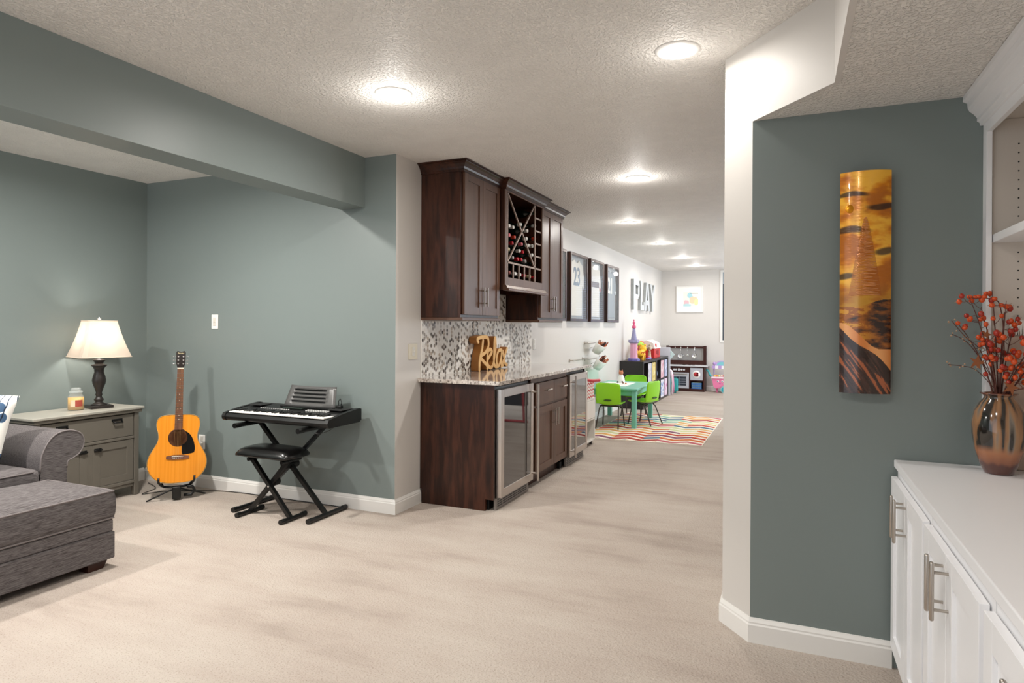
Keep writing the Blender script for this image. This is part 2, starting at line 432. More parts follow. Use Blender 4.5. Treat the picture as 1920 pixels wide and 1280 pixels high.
cans = [((-1.932, 2.879, CZ), 'round recessed ceiling light nearest the blue soffit, left one of the front pair'),
 ((-.464, 2.913, CZ), 'largest round recessed ceiling light, beside the white bulkhead'),
 ((-1.158, 5.275, CZ), 'recessed ceiling light above the open carpet in front of the bar'),
 ((-1.735, 7.466, CZ), 'recessed ceiling light just beyond the far end of the bar cabinets'),
 ((-1.741, 9.534, CZ), 'recessed ceiling light over the play table and striped rug'),
 ((-1.742, 11.646, CZ), 'recessed ceiling light over the dark cube shelf'),
 ((-1.721, 13.251, CZ), 'smallest recessed ceiling light, nearest the far wall'),
 ((-3.62, 2.45, CZ), 'recessed ceiling light hidden behind the blue soffit above the sofa'),
 ((-4.45, 1.0, CZ), 'added recessed ceiling light out of view above the sofa seat'),  # extra unseen fixture added to brighten the left room
 ((.7, 5.3, CZ), 'added recessed ceiling light hidden behind the pillar, nearer'),  # this and the next two are unseen, added to light the wider room
 ((.7, 8.3, CZ), 'added recessed ceiling light hidden behind the pillar, middle'),
 ((.7, 11.3, CZ), 'added recessed ceiling light hidden behind the pillar, farther'),
 ((-1.93, .35, CZ), 'recessed ceiling light behind the viewer on the left'),
 ((-.46, .35, CZ), 'recessed ceiling light behind the viewer on the right')]
for l, s in cans: can(l, s, 3.6 if l[0] < -3 else (1.0 if l[1] < 1 else (.36 if -.6 < l[0] < 0 else ((.45 if l[0] > 0 else (1.45 if l[1] < 6 else .85)) if l[1] > 5 else 1.15))))

# ============================================================ BAR CABINETS
def shaker(m, x0, x1, y0, y1, z0, z1, st=.057, rec=.009):
    """shaker door facing +X (x1 front)"""
    m.box(x0, x1-rec, y0+st*.9, y1-st*.9, z0+st*.9, z1-st*.9)
    m.box(x0, x1, y0, y0+st, z0, z1, .0015, 1); m.box(x0, x1, y1-st, y1, z0, z1, .0015, 1)
    m.box(x0, x1-.0004, y0+st, y1-st, z0, z0+st); m.box(x0, x1-.0004, y0+st, y1-st, z1-st, z1)
    return m
def vpull(x, y, z0, z1, r=.006, off=.032):
    m = MB().cyl((x+off, y, z0), (x+off, y, z1), r, n=12)
    for z in (z0+(z1-z0)*.17, z1-(z1-z0)*.17): m.cyl((x, y, z), (x+off, y, z), r*.75, n=10)
    return m
def hpull(x, y0, y1, z, r=.006, off=.032):
    m = MB().cyl((x+off, y0, z), (x+off, y1, z), r, n=12)
    for y in (y0+(y1-y0)*.2, y1-(y1-y0)*.2): m.cyl((x, y, z), (x+off, y, z), r*.75, n=10)
    return m
def crown(y0, y1, xf, z0, z1, pj=.062, ends=(1, 1)):
    """stepped crown around a wall cabinet front, end returns mitred"""
    H = z1-z0
    pr = [(0, 0), (.008, 0), (.008, H*.18), (.014, H*.24), (.018, H*.42), (.034, H*.66), (.05, H*.8), (.05, H*.86), (pj, H*.9), (pj, H)]
    m = MB(); rings = []
    for a, h in pr:
        ya = y0-(a if ends[0] else 0); yb = y1+(a if ends[1] else 0)
        rings.append([(WX+.002, ya, z0+h), (xf+a, ya, z0+h), (xf+a, yb, z0+h), (WX+.002, yb, z0+h)])
    v = [x for r in rings for x in r]; L = len(rings)
    fs = [(i*4+k, i*4+k+1, (i+1)*4+k+1, (i+1)*4+k) for i in range(L-1) for k in range(3)]
    fs += [(0, 1, 2, 3), tuple((L-1)*4+k for k in range(4))[::-1]]
    fs += [(i*4+3, i*4, (i+1)*4, (i+1)*4+3) for i in range(L-1)]
    m._new(v, fs); return m
def wall_cab(y0, y1, label, bot=1.415, ends=(1, 1)):
    t = thing('wall_cabinet', (WX, (y0+y1)/2, bot), label, 'cabinet', 'dark wood wall cabinets over the bar')
    MB().box(WX+.001, -2.272, y0, y1, bot, 2.515, .001, 1).build('body', M_wood, t)
    f = MB().box(-2.2718, -2.25, y0+.001, y0+.045, bot, 2.515).box(-2.2718, -2.25, y1-.045, y1-.001, bot, 2.515)
    f.box(-2.2718, -2.25, y0+.045, y1-.045, bot, bot+.03).box(-2.2718, -2.25, y0+.045, y1-.045, 2.48, 2.515)
    f.build('face_frame', M_wood, t)
    ym = (y0+y1)/2
    for a, b, s in ((y0+.03, ym-.0015, 1), (ym+.0015, y1-.012, -1)):
        d = shaker(MB(), -2.2495, -2.229, a, b, bot+.022, 2.505).build('door', M_woodf, t)
        yy = b-.03 if s == 1 else a+.03
        vpull(-2.229, yy, bot+.09, bot+.24).build('handle', M_nickel, d)
    MB().box(WX+.001, -2.232, y0, y1, bot-.022, bot-.0002, .003, 1).build('light_rail', M_woodf, t)
    return t
t1 = wall_cab(4.24, 4.918, 'tall dark wood two-door wall cabinet nearest the blue wall')
crown(4.24, 4.916, -2.23, 2.50, 2.579, ends=(1, 0)).build('crown', M_wood, t1)
t3 = wall_cab(5.845, 6.545, 'dark wood two-door wall cabinet beside the framed jerseys')
crown(5.847, 6.545, -2.23, 2.50, 2.579, ends=(0, 1)).build('crown', M_wood, t3)
# wine rack cabinet
wy0, wy1, wxf, wzb = 4.92, 5.843, -2.20, 1.66
tw = thing('wine_rack_cabinet', (WX, 5.38, wzb), 'dark wood open wine rack cabinet with lattice, between the two door cabinets', 'wine rack')
bx = MB().box(WX+.001, wxf, wy0, wy0+.02, wzb, 2.52).box(WX+.001, wxf, wy1-.02, wy1, wzb, 2.52)
bx.box(WX+.001, WX+.015, wy0+.02, wy1-.02, wzb, 2.52).box(WX+.015, wxf, wy0+.02, wy1-.02, 2.50, 2.52).box(WX+.015, wxf, wy0+.02, wy1-.02, 1.745, 1.765)
bx.build('body', M_wood, tw)
fr = MB()
for a, b, c, d in ((wy0-.004, wy0+.035, wzb, 2.515), (wy1-.05, wy1, wzb, 2.515), (wy0+.035, wy1-.05, wzb, 1.765), (wy0+.035, wy1-.05, 2.485, 2.515)):
    fr.box(wxf+.0002, wxf+.014, a, b, c, d, .001, 1)
fr.build('face_frame', M_woodf, tw)
ra = [(-.0, 0)]
rail = MB().prism([(wxf+.014, 1.70), (wxf+.03, 1.695), (wxf+.04, 1.672), (wxf+.055, 1.666), (wxf+.055, 1.65), (wxf, 1.65), (wxf, 1.70)], wy0-.015, wy1+.012, 'y')
rail.build('light_rail', M_woodf, tw)
crown(wy0-.002, wy1-.002, -2.184, 2.498, 2.5795).build('crown', M_wood, tw)
la = MB(); lx0, lx1 = wxf-.010, wxf+.001
def bar(p, q, wd=.013):
    p = Vector(p); q = Vector(q); d = (q-p).normalized(); n = Vector((-d.y, d.x))*wd/2
    la.prism([p+n, q+n, q-n, p-n], lx0, lx1, 'x')
yl, yr, zt, zb_, zr = 5.0, 5.64, 2.49, 1.765, 1.895
bar((yl, zb_), (yl, zt)); bar((yr, zb_), (yr, zt)); bar((wy0+.02, zr), (wy1-.02, zr), .015)
bar((yl, zr), (yr, zt)); bar((yl, zt), (yr, zr))
for z in (2.37, 2.25, 2.13, 2.01): bar((wy0+.02, z), (yl, z)); bar((yr, z), (wy1-.02, z))
for i in range(1, 5): bar((yl+(yr-yl)*i/5, zb_), (yl+(yr-yl)*i/5, zr))
la.build('lattice', P('8a7568', .45), tw)
# bottles
CAPS = {'w': ('silver', 'd9d6d0'), 'd': ('dark green', '2b332d'), 'r': ('red', 'b3202c'), 'p': ('pink', 'c96a74'), 'o': ('orange-red', 'c8402a'), 'y': ('mustard', 'b7a03a'), 'g': ('gold', 'c2b48c'), 's': ('grey', '8f8b88'), 'b': ('brown-red', '7c3a34')}
BT = [(5.049, 2.317, 'd'), (5.065, 2.195, 'w'), (5.15, 2.228, 'w'), (5.236, 2.227, 'w'), (5.41, 2.277, 'w'), (5.568, 2.241, 'w'), (5.761, 2.438, 'd'), (5.763, 2.316, 'w'), (5.151, 2.146, 'p'), (5.268, 2.143, 'o'), (5.221, 2.085, 'r'), (5.0, 2.079, 'y'), (5.14, 2.02, 'g'), (5.553, 2.167, 'w'), (5.765, 2.194, 'o'), (5.6, 2.109, 'w'), (5.434, 2.098, 'p'), (5.383, 2.033, 'w'), (5.464, 2.036, 'r'), (5.0, 1.959, 'd'), (5.229, 1.956, 's'), (5.341, 1.956, 'r'), (5.427, 1.959, 'r'), (5.526, 1.953, 's'), (5.70, 2.115, 'w'), (5.70, 2.029, 'w'), (5.769, 1.957, 'd'), (5.05, 1.82, 'r'), (5.16, 1.82, 'b'), (5.29, 1.82, 'w'), (5.40, 1.82, 'w'), (5.51, 1.82, 'r'), (5.64, 1.82, 'g'), (5.76, 1.82, 'r')]
pts = [Vector((min(max(a, 4.978), 5.785), max(1.803, b))) for a, b, c in BT]
for it in range(400):
    for i in range(len(pts)):
        for j in range(i):
            d = pts[i]-pts[j]; L = d.length
            if L < .0745:
                q = d.normalized()*(.0745-L)*.5 if L > 1e-6 else Vector((.01, .01)); pts[i] += q; pts[j] -= q
    for p in pts: p.x = min(max(p.x, 4.978), 5.785); p.y = min(max(p.y, 1.803), 2.45)
M_bot = plain('dark_bottle_glass', '0d1410', .12)
bot_src = {}
NAMEPOS = lambda y, z: ('bottom row of the rack' if z < 1.88 else ('left column of the rack' if y < 5.03 else ('right column of the rack' if y > 5.66 else ('lower X of the rack' if z < 2.06 else 'upper X of the rack'))))
cnt = {}
order = sorted(range(len(BT)), key=lambda i: pts[i].x)
seen = {}
for i in order:
    p = pts[i]; c = BT[i][2]; key = (c, NAMEPOS(p.x, p.y)); seen.setdefault(key, []).append(i)
ORD = ['leftmost', 'second from left', 'third from left', 'fourth from left', 'fifth from left', 'sixth from left', 'seventh from left']
for key, idx in seen.items():
    c, pos = key
    for k, i in enumerate(idx):
        p = pts[i]; lb = 'wine bottle with %s cap in the %s' % (CAPS[c][0], pos)
        if len(idx) > 1: lb = '%s %s-capped wine bottle in the %s' % (ORD[k], CAPS[c][0], pos)
        loc = (-2.552, p.x, p.y)
        if c in bot_src: dup(bot_src[c], loc, label=lb); continue
        b = thing('wine_bottle', loc, lb, 'bottle', 'bottles in the wine rack'); bot_src[c] = b
        pr = [(1e-6, .006), (.03, 0), (.036, .006), (.036, .185), (.03, .205), (.0145, .225), (.0135, .24), (.0135, .30), (1e-6, .30)]
        MB().lathe(pr, loc, 20, 'x').build('bottle_body', M_bot, b)
        MB().lathe([(.0142, .268), (.0152, .271), (.0152, .29), (.0165, .293), (.0165, .303), (.013, .307), (1e-6, .307)], loc, 20, 'x').build('capsule', P(CAPS[c][1], .3, 'capsule_'+c), b)

# base run
BF = -1.945; CT = .953
def base_body(y0, y1, name, label, grp='dark wood base cabinets under the granite'):
    return thing(name, (WX, (y0+y1)/2, 0), label, 'cabinet')
def end_panel(y0, y1, label):
    m = MB().prism([(WX+.017, 0), (-2.035, 0), (-2.035, .085), (-1.968, .085), (-1.968, .922), (WX+.002, .922), (WX+.002, .11), (WX+.017, .11)], y0, y1, 'y')
    return single(m, 'cabinet_end_panel', M_wood, label, 'cabinet panel', loc=(WX, y0, 0))
end_panel(4.24, 4.262, 'dark knotty wood end panel of the bar facing the viewer')
tp = end_panel(6.475, 6.50, 'narrow dark wood end panel beyond the far wine cooler')
# toe kick box
def cooler(y0, y1, label, hinge_right=True):
    t = thing('wine_cooler', (WX+.05, (y0+y1)/2, 0), label, 'wine cooler', 'stainless steel wine coolers built into the bar')
    MB().box(WX+.02, -1.975, y0, y1, .1, .905).build('body', M_bk, t)
    MB().box(WX+.1, -2.02, y0+.01, y1-.01, .0, .1).build('plinth', M_bk, t)
    z0, z1, xf = .095, .888, -1.925
    fr = MB(); w_ = .052
    for a, b, c, d in ((y0+.012, y0+.012+w_, z0, z1), (y1-.012-w_, y1-.012, z0, z1), (y0+.012+w_, y1-.012-w_, z0, z0+w_+.01), (y0+.012+w_, y1-.012-w_, z1-w_-.01, z1)):
        fr.box(-1.972, xf, a, b, c, d, .002, 1)
    d = fr.build('door', M_ss, t)
    MB().box(-1.965, xf-.003, y0+.012+w_-.002, y1-.012-w_+.002, z0+w_+.008, z1-w_-.008).build('door_glass', M_gd, d)
    yh = y1-.035 if hinge_right else y0+.035
    hd = MB().cyl((xf+.05, yh, z0+.0), (xf+.05, yh, z1-.01), .0095, n=16)
    for z in (z0+.06, z1-.07): hd.cyl((xf, yh, z), (xf+.05, yh, z), .0075, n=12)
    hd.build('handle', M_ss, d)
    g = MB().box(-1.985, -1.967, y0+.015, y1-.015, .004, .088)
    gr = g.build('vent_grille', P('8a837e', .4, metal=.5), t)
    sl = MB(); n = 6
    for i in range(n):
        a = y0+.04+(y1-y0-.08)*i/n; b = a+(y1-y0-.08)/n-.014
        for z in (.022, .038, .054, .07): sl.box(-1.968, -1.9655, a, b, z, z+.008)
    sl.build('slot', M_bk, gr)
    return t
c1 = cooler(4.268, 4.93, 'nearer stainless wine cooler with dark glass door and long bar handle')
c2 = cooler(5.865, 6.465, 'farther stainless wine cooler beside the play area', False)
MB().cyl((-1.925, 6.41, .865), (-1.923, 6.41, .865), .006).build('lock', M_bk, c2)
bc = thing('base_cabinet', (WX, 5.40, 0), 'brown wood base cabinet with two drawers over two doors, between the wine coolers', 'cabinet')
MB().box(WX+.02, -1.968, 4.935, 5.86, .105, .922).build('body', M_wood, bc)
MB().box(WX+.1, -2.03, 4.935, 5.86, 0, .105).build('toe_kick', M_wood, bc)
ym = 5.478
ff = MB()
for a, b, c, d in ((4.936, 5.012, .105, .922), (5.835, 5.859, .105, .922), (5.012, 5.835, .878, .922), (5.012, 5.835, .105, .125), (5.012, 5.835, .655, .685)):
    ff.box(-1.9678, -1.958, a, b, c, d)
ff.build('face_frame', M_woodf, bc)
for a, b, s in ((5.02, ym-.0015, 1), (ym+.0015, 5.85, -1)):
    dr = MB().box(-1.9578, BF, a, b, .682, .872, .002, 1).build('drawer', M_woodf, bc)
    yc = (a+b)/2+.03; hpull(BF, yc-.06, yc+.06, .80).build('handle', M_nickel, dr)
    d = shaker(MB(), -1.9578, BF, a, b, .112, .662, .06).build('door', M_woodf, bc)
    yy = b-.032 if s == 1 else a+.032
    vpull(BF, yy, .47, .62, .0055).build('handle', M_nickel, d)
MB().box(-2.10, -2.0, 5.80, 5.858, .0, .06).build('leveling_foot', M_bk, bc)
single(MB().box(WX+.001, -1.905, 4.20, 6.53, .9235, CT, .003, 2), 'granite_countertop', M_gran, 'speckled pale granite countertop over the bar cabinets', 'countertop', loc=(WX, 4.2, CT))
# mosaic backsplash
random.seed(4)
tm = MB(); cw, chh = .0255, .0300
pal = ['fbf9f5', 'f8f5f0', 'fbf9f6', 'f4f0ea', 'fbf8f2', 'f6f2ec', 'f0ebe4', 'c5bfb7', 'a8a29b', '978e85', '7a7068', '5c524b', '4f453f', 'c4b5a5', 'fbf8f4', 'f8f5f0', 'b0a396', 'faf7f2', 'f9f6f1']
x_t = WX+.007
def hexa(y, z, c):
    a, b = cw/2*.97, chh/2*.95
    q = [(y-a*.36, z+b), (y+a*.36, z+b), (y+a, z+b*.42), (y+a, z-b*.42), (y+a*.36, z-b), (y-a*.36, z-b), (y-a, z-b*.42), (y-a, z+b*.42)]
    tm._new([(x_t, p, r) for p, r in q], [tuple(range(8))], False, c)
colm = 0; y = 4.262
while y < 6.512:
    z = CT+.016+(chh/2 if colm % 2 else 0)
    while z < 1.64:
        if z < 1.378 or (4.945 < y < 5.82): hexa(y, z, srgb(random.choice(pal)))
        z += chh
    y += cw; colm += 1
gc = srgb('f0ece6')
tm.box(WX+.0006, x_t-.0008, 4.245, 6.527, CT+.0005, 1.392, col=gc); tm.box(WX+.0006, x_t-.0008, 4.93, 5.835, 1.392, 1.65, col=gc)
single(tm, 'tile_backsplash', M_tile, 'white and grey hexagon mosaic tile backsplash behind the bar', 'backsplash', loc=(WX, 5.4, CT), rc=False)
# Relax sign
S = {'R1': [(5.419, 1.197), (5.399, 1.219), (5.427, 1.234), (5.531, 1.242), (5.615, 1.235), (5.64, 1.196), (5.633, 1.142), (5.566, 1.09), (5.469, 1.058), (5.534, 1.009), (5.609, 0.969), (5.62, 0.937)], 'R2': [(5.52, 1.21), (5.504, 1.135), (5.465, 1.058), (5.449, 1.002), (5.446, 0.935)], 'e': [(5.634, 1.029), (5.685, 1.064), (5.723, 1.099), (5.684, 1.12), (5.637, 1.102), (5.617, 1.045), (5.626, 0.979), (5.678, 0.943), (5.729, 0.948), (5.764, 0.986)], 'l': [(5.764, 0.986), (5.789, 1.067), (5.814, 1.156), (5.8, 1.23), (5.779, 1.194), (5.771, 1.083), (5.772, 0.99), (5.808, 0.947), (5.853, 0.944)], 'a': [(5.951, 1.106), (5.887, 1.101), (5.843, 1.05), (5.835, 0.987), (5.862, 0.944), (5.907, 0.964), (5.943, 1.019), (5.961, 1.091), (5.952, 1.015), (5.953, 0.962), (5.991, 0.948)], 'x1': [(6.093, 1.117), (6.046, 1.057), (6.009, 0.997), (5.953, 0.939)], 'x2': [(5.989, 1.09), (6.018, 1.027), (6.037, 0.973), (6.095, 0.947)]}
sm = MB(); fa = MB(); k_ = 2.5/2.681
def smooth_path(p, n=4):
    out = []
    for i in range(len(p)-1):
        a = Vector(p[max(i-1, 0)]); b = Vector(p[i]); c = Vector(p[i+1]); d = Vector(p[min(i+2, len(p)-1)])
        for j in range(n):
            t = j/n; out.append(.5*((2*b)+(c-a)*t+(2*a-5*b+4*c-d)*t*t+(3*b-a-3*c+d)*t**3))
    return out+[Vector(p[-1])]
zmin = min(1.35-(1.35-z)*k_ for v in S.values() for y, z in v)
for kx, v in enumerate(S.values()):
    q = smooth_path([(y*k_, 1.35-(1.35-z)*k_-zmin+CT+.0145) for y, z in v])
    sm.ribbon(q, .032, -2.575+kx*.0003, -2.503-kx*.0004); fa.ribbon(q, .032, -2.5025, -2.497-kx*.0007)
ws = thing('word_sign', (-2.53, 5.3, CT), 'wooden cut-out sign spelling Relax on the granite counter', 'sign')
sm.build('sign_letters', wood('brown_pine_side', [(.3, '8a5526'), (.6, 'a86e35')], grain=(4, 4, 4), rough=.5), ws)
fa.build('sign_face', M_oak, ws)

# switches, outlets
def plate(loc, facing, label, cat='light switch', kind='toggle', w_=.072, h=.118, col='eeece8'):
    t = thing('wall_plate', loc, label, cat)
    x, y, z = loc; m = MB(); s = MB()
    if facing == 'x':
        m.box(x+.0005, x+.006, y-w_/2, y+w_/2, z-h/2, z+h/2, .002, 2)
        if kind == 'toggle': s.box(x+.0062, x+.009, y-.017, y+.017, z-.033, z+.033, .001, 1).box(x+.009, x+.016, y-.005, y+.005, z-.004, z+.012)
        else: s.box(x+.0062, x+.008, y-.016, y+.016, z-.05, z-.006, .001, 1).box(x+.0062, x+.008, y-.016, y+.016, z+.006, z+.05, .001, 1)
    else:
        m.box(x-w_/2, x+w_/2, y-.006, y-.0005, z-h/2, z+h/2, .002, 2)
        if kind == 'toggle': s.box(x-.017, x+.017, y-.009, y-.0062, z-.033, z+.033, .001, 1).box(x-.005, x+.005, y-.016, y-.009, z-.004, z+.012)
        else: s.box(x-.016, x+.016, y-.008, y-.0062, z-.05, z-.006, .001, 1).box(x-.016, x+.016, y-.008, y-.0062, z+.006, z+.05, .001, 1)
    pm = P(col, .35)
    m.build('cover_plate', pm, t); s.build('toggle' if kind == 'toggle' else 'socket', P('d9d5cc', .35), t)
    return t
plate((-4.345, BY, 1.375), 'y', 'white light switch on the blue wall above the guitar')
plate((WX, 4.13, 1.158), 'x', 'beige light switch plate on the grey wall beside the bar', col='d8cfb8', w_=.118)
plate((WX, 6.62, 1.155), 'x', 'white outlet plate just beyond the mosaic backsplash', 'outlet', 'outlet')
plate((-4.485, BY, .375), 'y', 'white wall outlet half hidden behind the guitar', 'outlet', 'outlet')

# ============================================================ RIGHT SIDE BUILT-IN
RX = .384; RZ = .83
ct = single(MB().box(RX, 1.35, Y0+.3, 2.951, RZ-.03, RZ, .004, 2), 'white_countertop', M_cab_w, 'white countertop of the built-in cabinet on the right', 'countertop', loc=(RX, 2.9, RZ))
seg = [(2.93, 2.222), (2.222, 1.60), (1.60, .98), (.98, .36), (.36, -.26), (-.26, -.88)]
lab = ['white shaker base cabinet against the dark blue-grey wall', 'white shaker base cabinet in the foreground with paired pulls', 'nearest white shaker base cabinet at the lower right edge']
def shaker_x(m, xf, y0, y1, z0, z1, st=.062, th=.02, rec=.010):
    """door facing -X, front at xf"""
    m.box(xf+rec, xf+th, y0+st*.9, y1-st*.9, z0+st*.9, z1-st*.9)
    m.box(xf, xf+th, y0, y0+st, z0, z1, .001, 1); m.box(xf, xf+th, y1-st, y1, z0, z1, .001, 1)
    m.box(xf+.0003, xf+th, y0+st, y1-st, z0, z0+st); m.box(xf+.0003, xf+th, y0+st, y1-st, z1-st, z1)
    return m
cabs = [(2.268, 2.9365, [(2.605, 2.925), (2.282, 2.602)]), (1.622, 2.264, [(1.962, 2.252), (1.648, 1.959)]), (.93, 1.618, [(1.30, 1.632-.02), (.96, 1.297)]), (.2, .926, [(.57, .90), (.22, .567)])]
for i, (y0, y1, drs) in enumerate(cabs):
    t = thing('base_cabinet', (.42, (y0+y1)/2, 0), (lab+['white shaker base cabinet beside the viewer'])[i], 'cabinet', 'white built-in base cabinets')
    MB().box(.396, 1.3, y0, y1, .09, RZ-.0305).build('body', M_cab_w, t)
    MB().box(.45, 1.25, y0, y1, 0, .09).build('toe_kick', M_cab_w, t)
    for j, (a, b) in enumerate(drs):
        d = shaker_x(MB(), .372, a, b, .10, .768).build('door', M_cab_w, t)
        yh = a+.03 if j == 0 else b-.03
        hm = MB()
        z0, z1 = .61, .755
        hm.box(.330, .341, yh-.007, yh+.007, z0-.004, z1+.002, .005, 3)
        for z in (z0+.025, z1-.025): hm.cyl((.341, yh, z), (.372, yh, z), .004, n=10)
        hm.build('handle', M_nickel, d)
# upper bookcase
UX = .69
up = thing('bookcase', (UX, 2.3, RZ), 'white built-in open bookcase with adjustable shelves above the white counter', 'bookcase')
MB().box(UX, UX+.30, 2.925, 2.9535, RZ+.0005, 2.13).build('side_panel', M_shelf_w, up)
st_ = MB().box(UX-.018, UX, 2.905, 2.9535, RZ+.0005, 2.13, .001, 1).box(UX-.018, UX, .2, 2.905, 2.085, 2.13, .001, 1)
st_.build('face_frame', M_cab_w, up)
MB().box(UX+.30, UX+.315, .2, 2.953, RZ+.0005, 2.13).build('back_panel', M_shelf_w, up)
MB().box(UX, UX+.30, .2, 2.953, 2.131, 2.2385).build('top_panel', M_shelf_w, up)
MB().box(UX+.004, UX+.30, .22, 2.924, 1.672, 1.702, .001, 1).build('shelf', M_cab_w, up)
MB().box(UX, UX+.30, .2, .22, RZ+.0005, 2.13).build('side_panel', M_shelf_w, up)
pm = MB(); z = .93
while z < 2.05:
    for xx in (UX+.085,):
        if abs(z-1.687) > .03: pm.lathe([(1e-6, 0), (.0028, 0), (.0028, -.0008), (1e-6, -.0008)], (xx, 2.9249, z), 10, 'y')
    z += .0335
pm.build('shelf_pin_hole', M_bk, up)
# crown of the bookcase
pr = [(0, 0), (.010, 0), (.012, .012), (.02, .018), (.02, .03), (.03, .045), (.044, .058), (.05, .07), (.052, .09), (.066, .098), (.066, .116), (0, .116)]
m = MB(); n = len(pr)
v = [(UX-.018-a, 2.9535, 2.122+h) for a, h in pr]+[(UX-.018-a, .2, 2.122+h) for a, h in pr]
m._new(v, [(i, (i+1) % n, n+(i+1) % n, n+i) for i in range(n)]+[tuple(range(n)), tuple(range(n, 2*n))])
m.build('crown', M_cab_w, up)
# fringed textile inside the bookcase (tan runner with white tassels)
tx = thing('fringed_basket', (.84, 2.82, RZ), 'tan textile box with white fringe standing behind the vase in the bookcase', 'basket')
MB().box(.745, .94, 2.911, 2.9245, RZ+.001, 1.325, .004, 2).build('basket_body', P('b8a597', .85, bump=.3, scale=60), tx)
fm = MB(); random.seed(3)
x = .745
while x < .935:
    ww = random.uniform(.006, .014); fm.prism([(x, 1.378), (x+ww, 1.378), (x+ww*.6+.002, 1.33+random.uniform(0, .014)), (x+ww*.3, 1.326)], 2.906, 2.910, 'y'); x += ww*.9
fm.box(.742, .942, 2.907, 2.915, 1.365, 1.382)
fm.build('fringe', P('efece6', .8), tx)

# ------------------------------------------------------------ vase with berries
VX, VY = .694, 2.823
k = 1.0
vs = thing('ceramic_vase', (VX, VY, RZ), 'drip glazed brown and black ceramic vase on the white counter', 'vase')
vp = [(1e-6, 0), (.040, 0), (.044, .004), (.058, .035), (.072, .085), (.081, .14), (.082, .18), (.074, .225), (.058, .255), (.047, .268), (.043, .275), (.046, .281), (.057, .287), (.056, .291), (.045, .289), (.038, .28), (.04, .26), (.06, .23), (1e-6, .22)]
def vase_mat():
    m = N('drip_glaze'); m.set(Roughness=.12); m.b.inputs['Coat Weight'].default_value = .7; m.b.inputs['Coat Roughness'].default_value = .05
    c = m.n('ShaderNodeTexCoord'); sp = m.n('ShaderNodeSeparateXYZ'); m.l(c.outputs['Object'], sp.inputs[0])
    ang = m.n('ShaderNodeMath', operation='ARCTAN2'); m.l(sp.outputs['Y'], ang.inputs[0]); m.l(sp.outputs['X'], ang.inputs[1])
    cb = m.n('ShaderNodeCombineXYZ'); m.l(ang.outputs[0], cb.inputs[0])
    zs = m.n('ShaderNodeMath', operation='MULTIPLY'); zs.inputs[1].default_value = 2.2; m.l(sp.outputs['Z'], zs.inputs[0]); m.l(zs.outputs[0], cb.inputs[2])
    f = m.noise(cb.outputs[0], 2.0, 2, .4)
    stripes = m.ramp(f, [(.38, '17130f'), (.46, '2a221b'), (.5, '8a6240'), (.58, 'a07650'), (.66, '7e7468'), (.72, '241d18')])
    wob = m.n('ShaderNodeMath', operation='MULTIPLY_ADD'); wob.inputs[1].default_value = .03; m.l(f, wob.inputs[0]); m.l(sp.outputs['Z'], wob.inputs[2])
    band = m.ramp(wob.outputs[0], [(0, '5a2f25'), (.052, '5a332a'), (.062, '8a5338'), (.10, 'ab6d45'), (.2, '8a5a3a'), (.29, '6d2f1c'), (.305, '6d2f1c'), (.4, '7a3520')], 'LINEAR')
    msk = m.ramp(wob.outputs[0], [(.095, '000000'), (.12, 'ffffff'), (.295, 'ffffff'), (.31, '000000')])
    mx = m.n('ShaderNodeMix', data_type='RGBA'); m.l(msk, mx.inputs['Factor']); m.l(band, mx.inputs['A']); m.l(stripes, mx.inputs['B'])
    m.l(mx.outputs['Result'], m.b.inputs['Base Color']); return m.m
MB().lathe(vp, (VX, VY, RZ), 48).build('vase_body', vase_mat(), vs)
random.seed(11)
br = thing('dried_berry_bouquet', (VX, VY, RZ+.225), 'bouquet of dried stems with red-orange berries in the glazed vase', 'bouquet')
stem = MB(); twig = MB(); berr = MB(); berr2 = MB(); tips = MB(); starm = MB()
zt0 = RZ+.29
mouth = Vector((VX, VY, zt0))
def vpt(dx, dy, dz): return Vector((VX+dx, VY+dy, RZ+dz))
MB
# main stems: (end dx, dy, height)
mains = [(-.10, -.03, .64, 1), (-.055, 0, .60, 1), (.01, -.04, .62, 1), (.05, .0, .56, 1), (.10, -.08, .50, 1), (.13, -.05, .42, 1), (-.13, -.02, .54, 1), (-.06, -.05, .50, 1), (.07, -.10, .44, 1), (.12, -.12, .36, 1), (-.02, .01, .66, 0), (.02, .02, .58, 0), (.15, -.10, .48, 1), (.04, -.07, .40, 1)]
for dx, dy, hz, ty in mains:
    a = vpt(dx*.06, dy*.06, .235); e_ = vpt(dx, dy, hz)
    mid = a.lerp(e_, .5)+Vector((-dx*.22, 0, .03))
    pth = [((1-t)**2)*a+2*t*(1-t)*mid+t*t*e_ for t in [i/8 for i in range(9)]]
    for q in pth:
        lim = .05 if q.z < zt0+.02 else .2
        if q.z < zt0+.01:
            d = Vector((q.x-VX, q.y-VY)); 
            if d.length > .03: d = d.normalized()*.03; q.x = VX+d.x; q.y = VY+d.y
        q.y = min(q.y, 2.93)
    stem.tube(pth, .0022, 6, rs=[.0032-.0022*i/8 for i in range(9)])
    nb = random.randint(7, 10)
    for j in range(nb):
        t = random.uniform(.38, 1.0); b = ((1-t)**2)*a+2*t*(1-t)*mid+t*t*e_
        off = Vector((random.uniform(-.045, .045), random.uniform(-.03, .02), random.uniform(-.005, .04)))
        tip = b+off
        if tip.y > 2.915: tip.y = 2.915-random.uniform(0, .02)
        if tip.x < VX-.02 and tip.y > 2.92: tip.y = 2.9
        twig.tube([b, b+off*.5+Vector((0, 0, -.004)), tip], .001, 5)
        rr = random.uniform(.0075, .0105)
        (berr if random.random() < .6 else berr2).ball(tip, rr, 7, (1, 1, random.uniform(.9, 1.25)))
        dd = off.normalized(); tips.cyl(tip+dd*rr*.8, tip+dd*(rr+.006), .0014, .0004, 6)
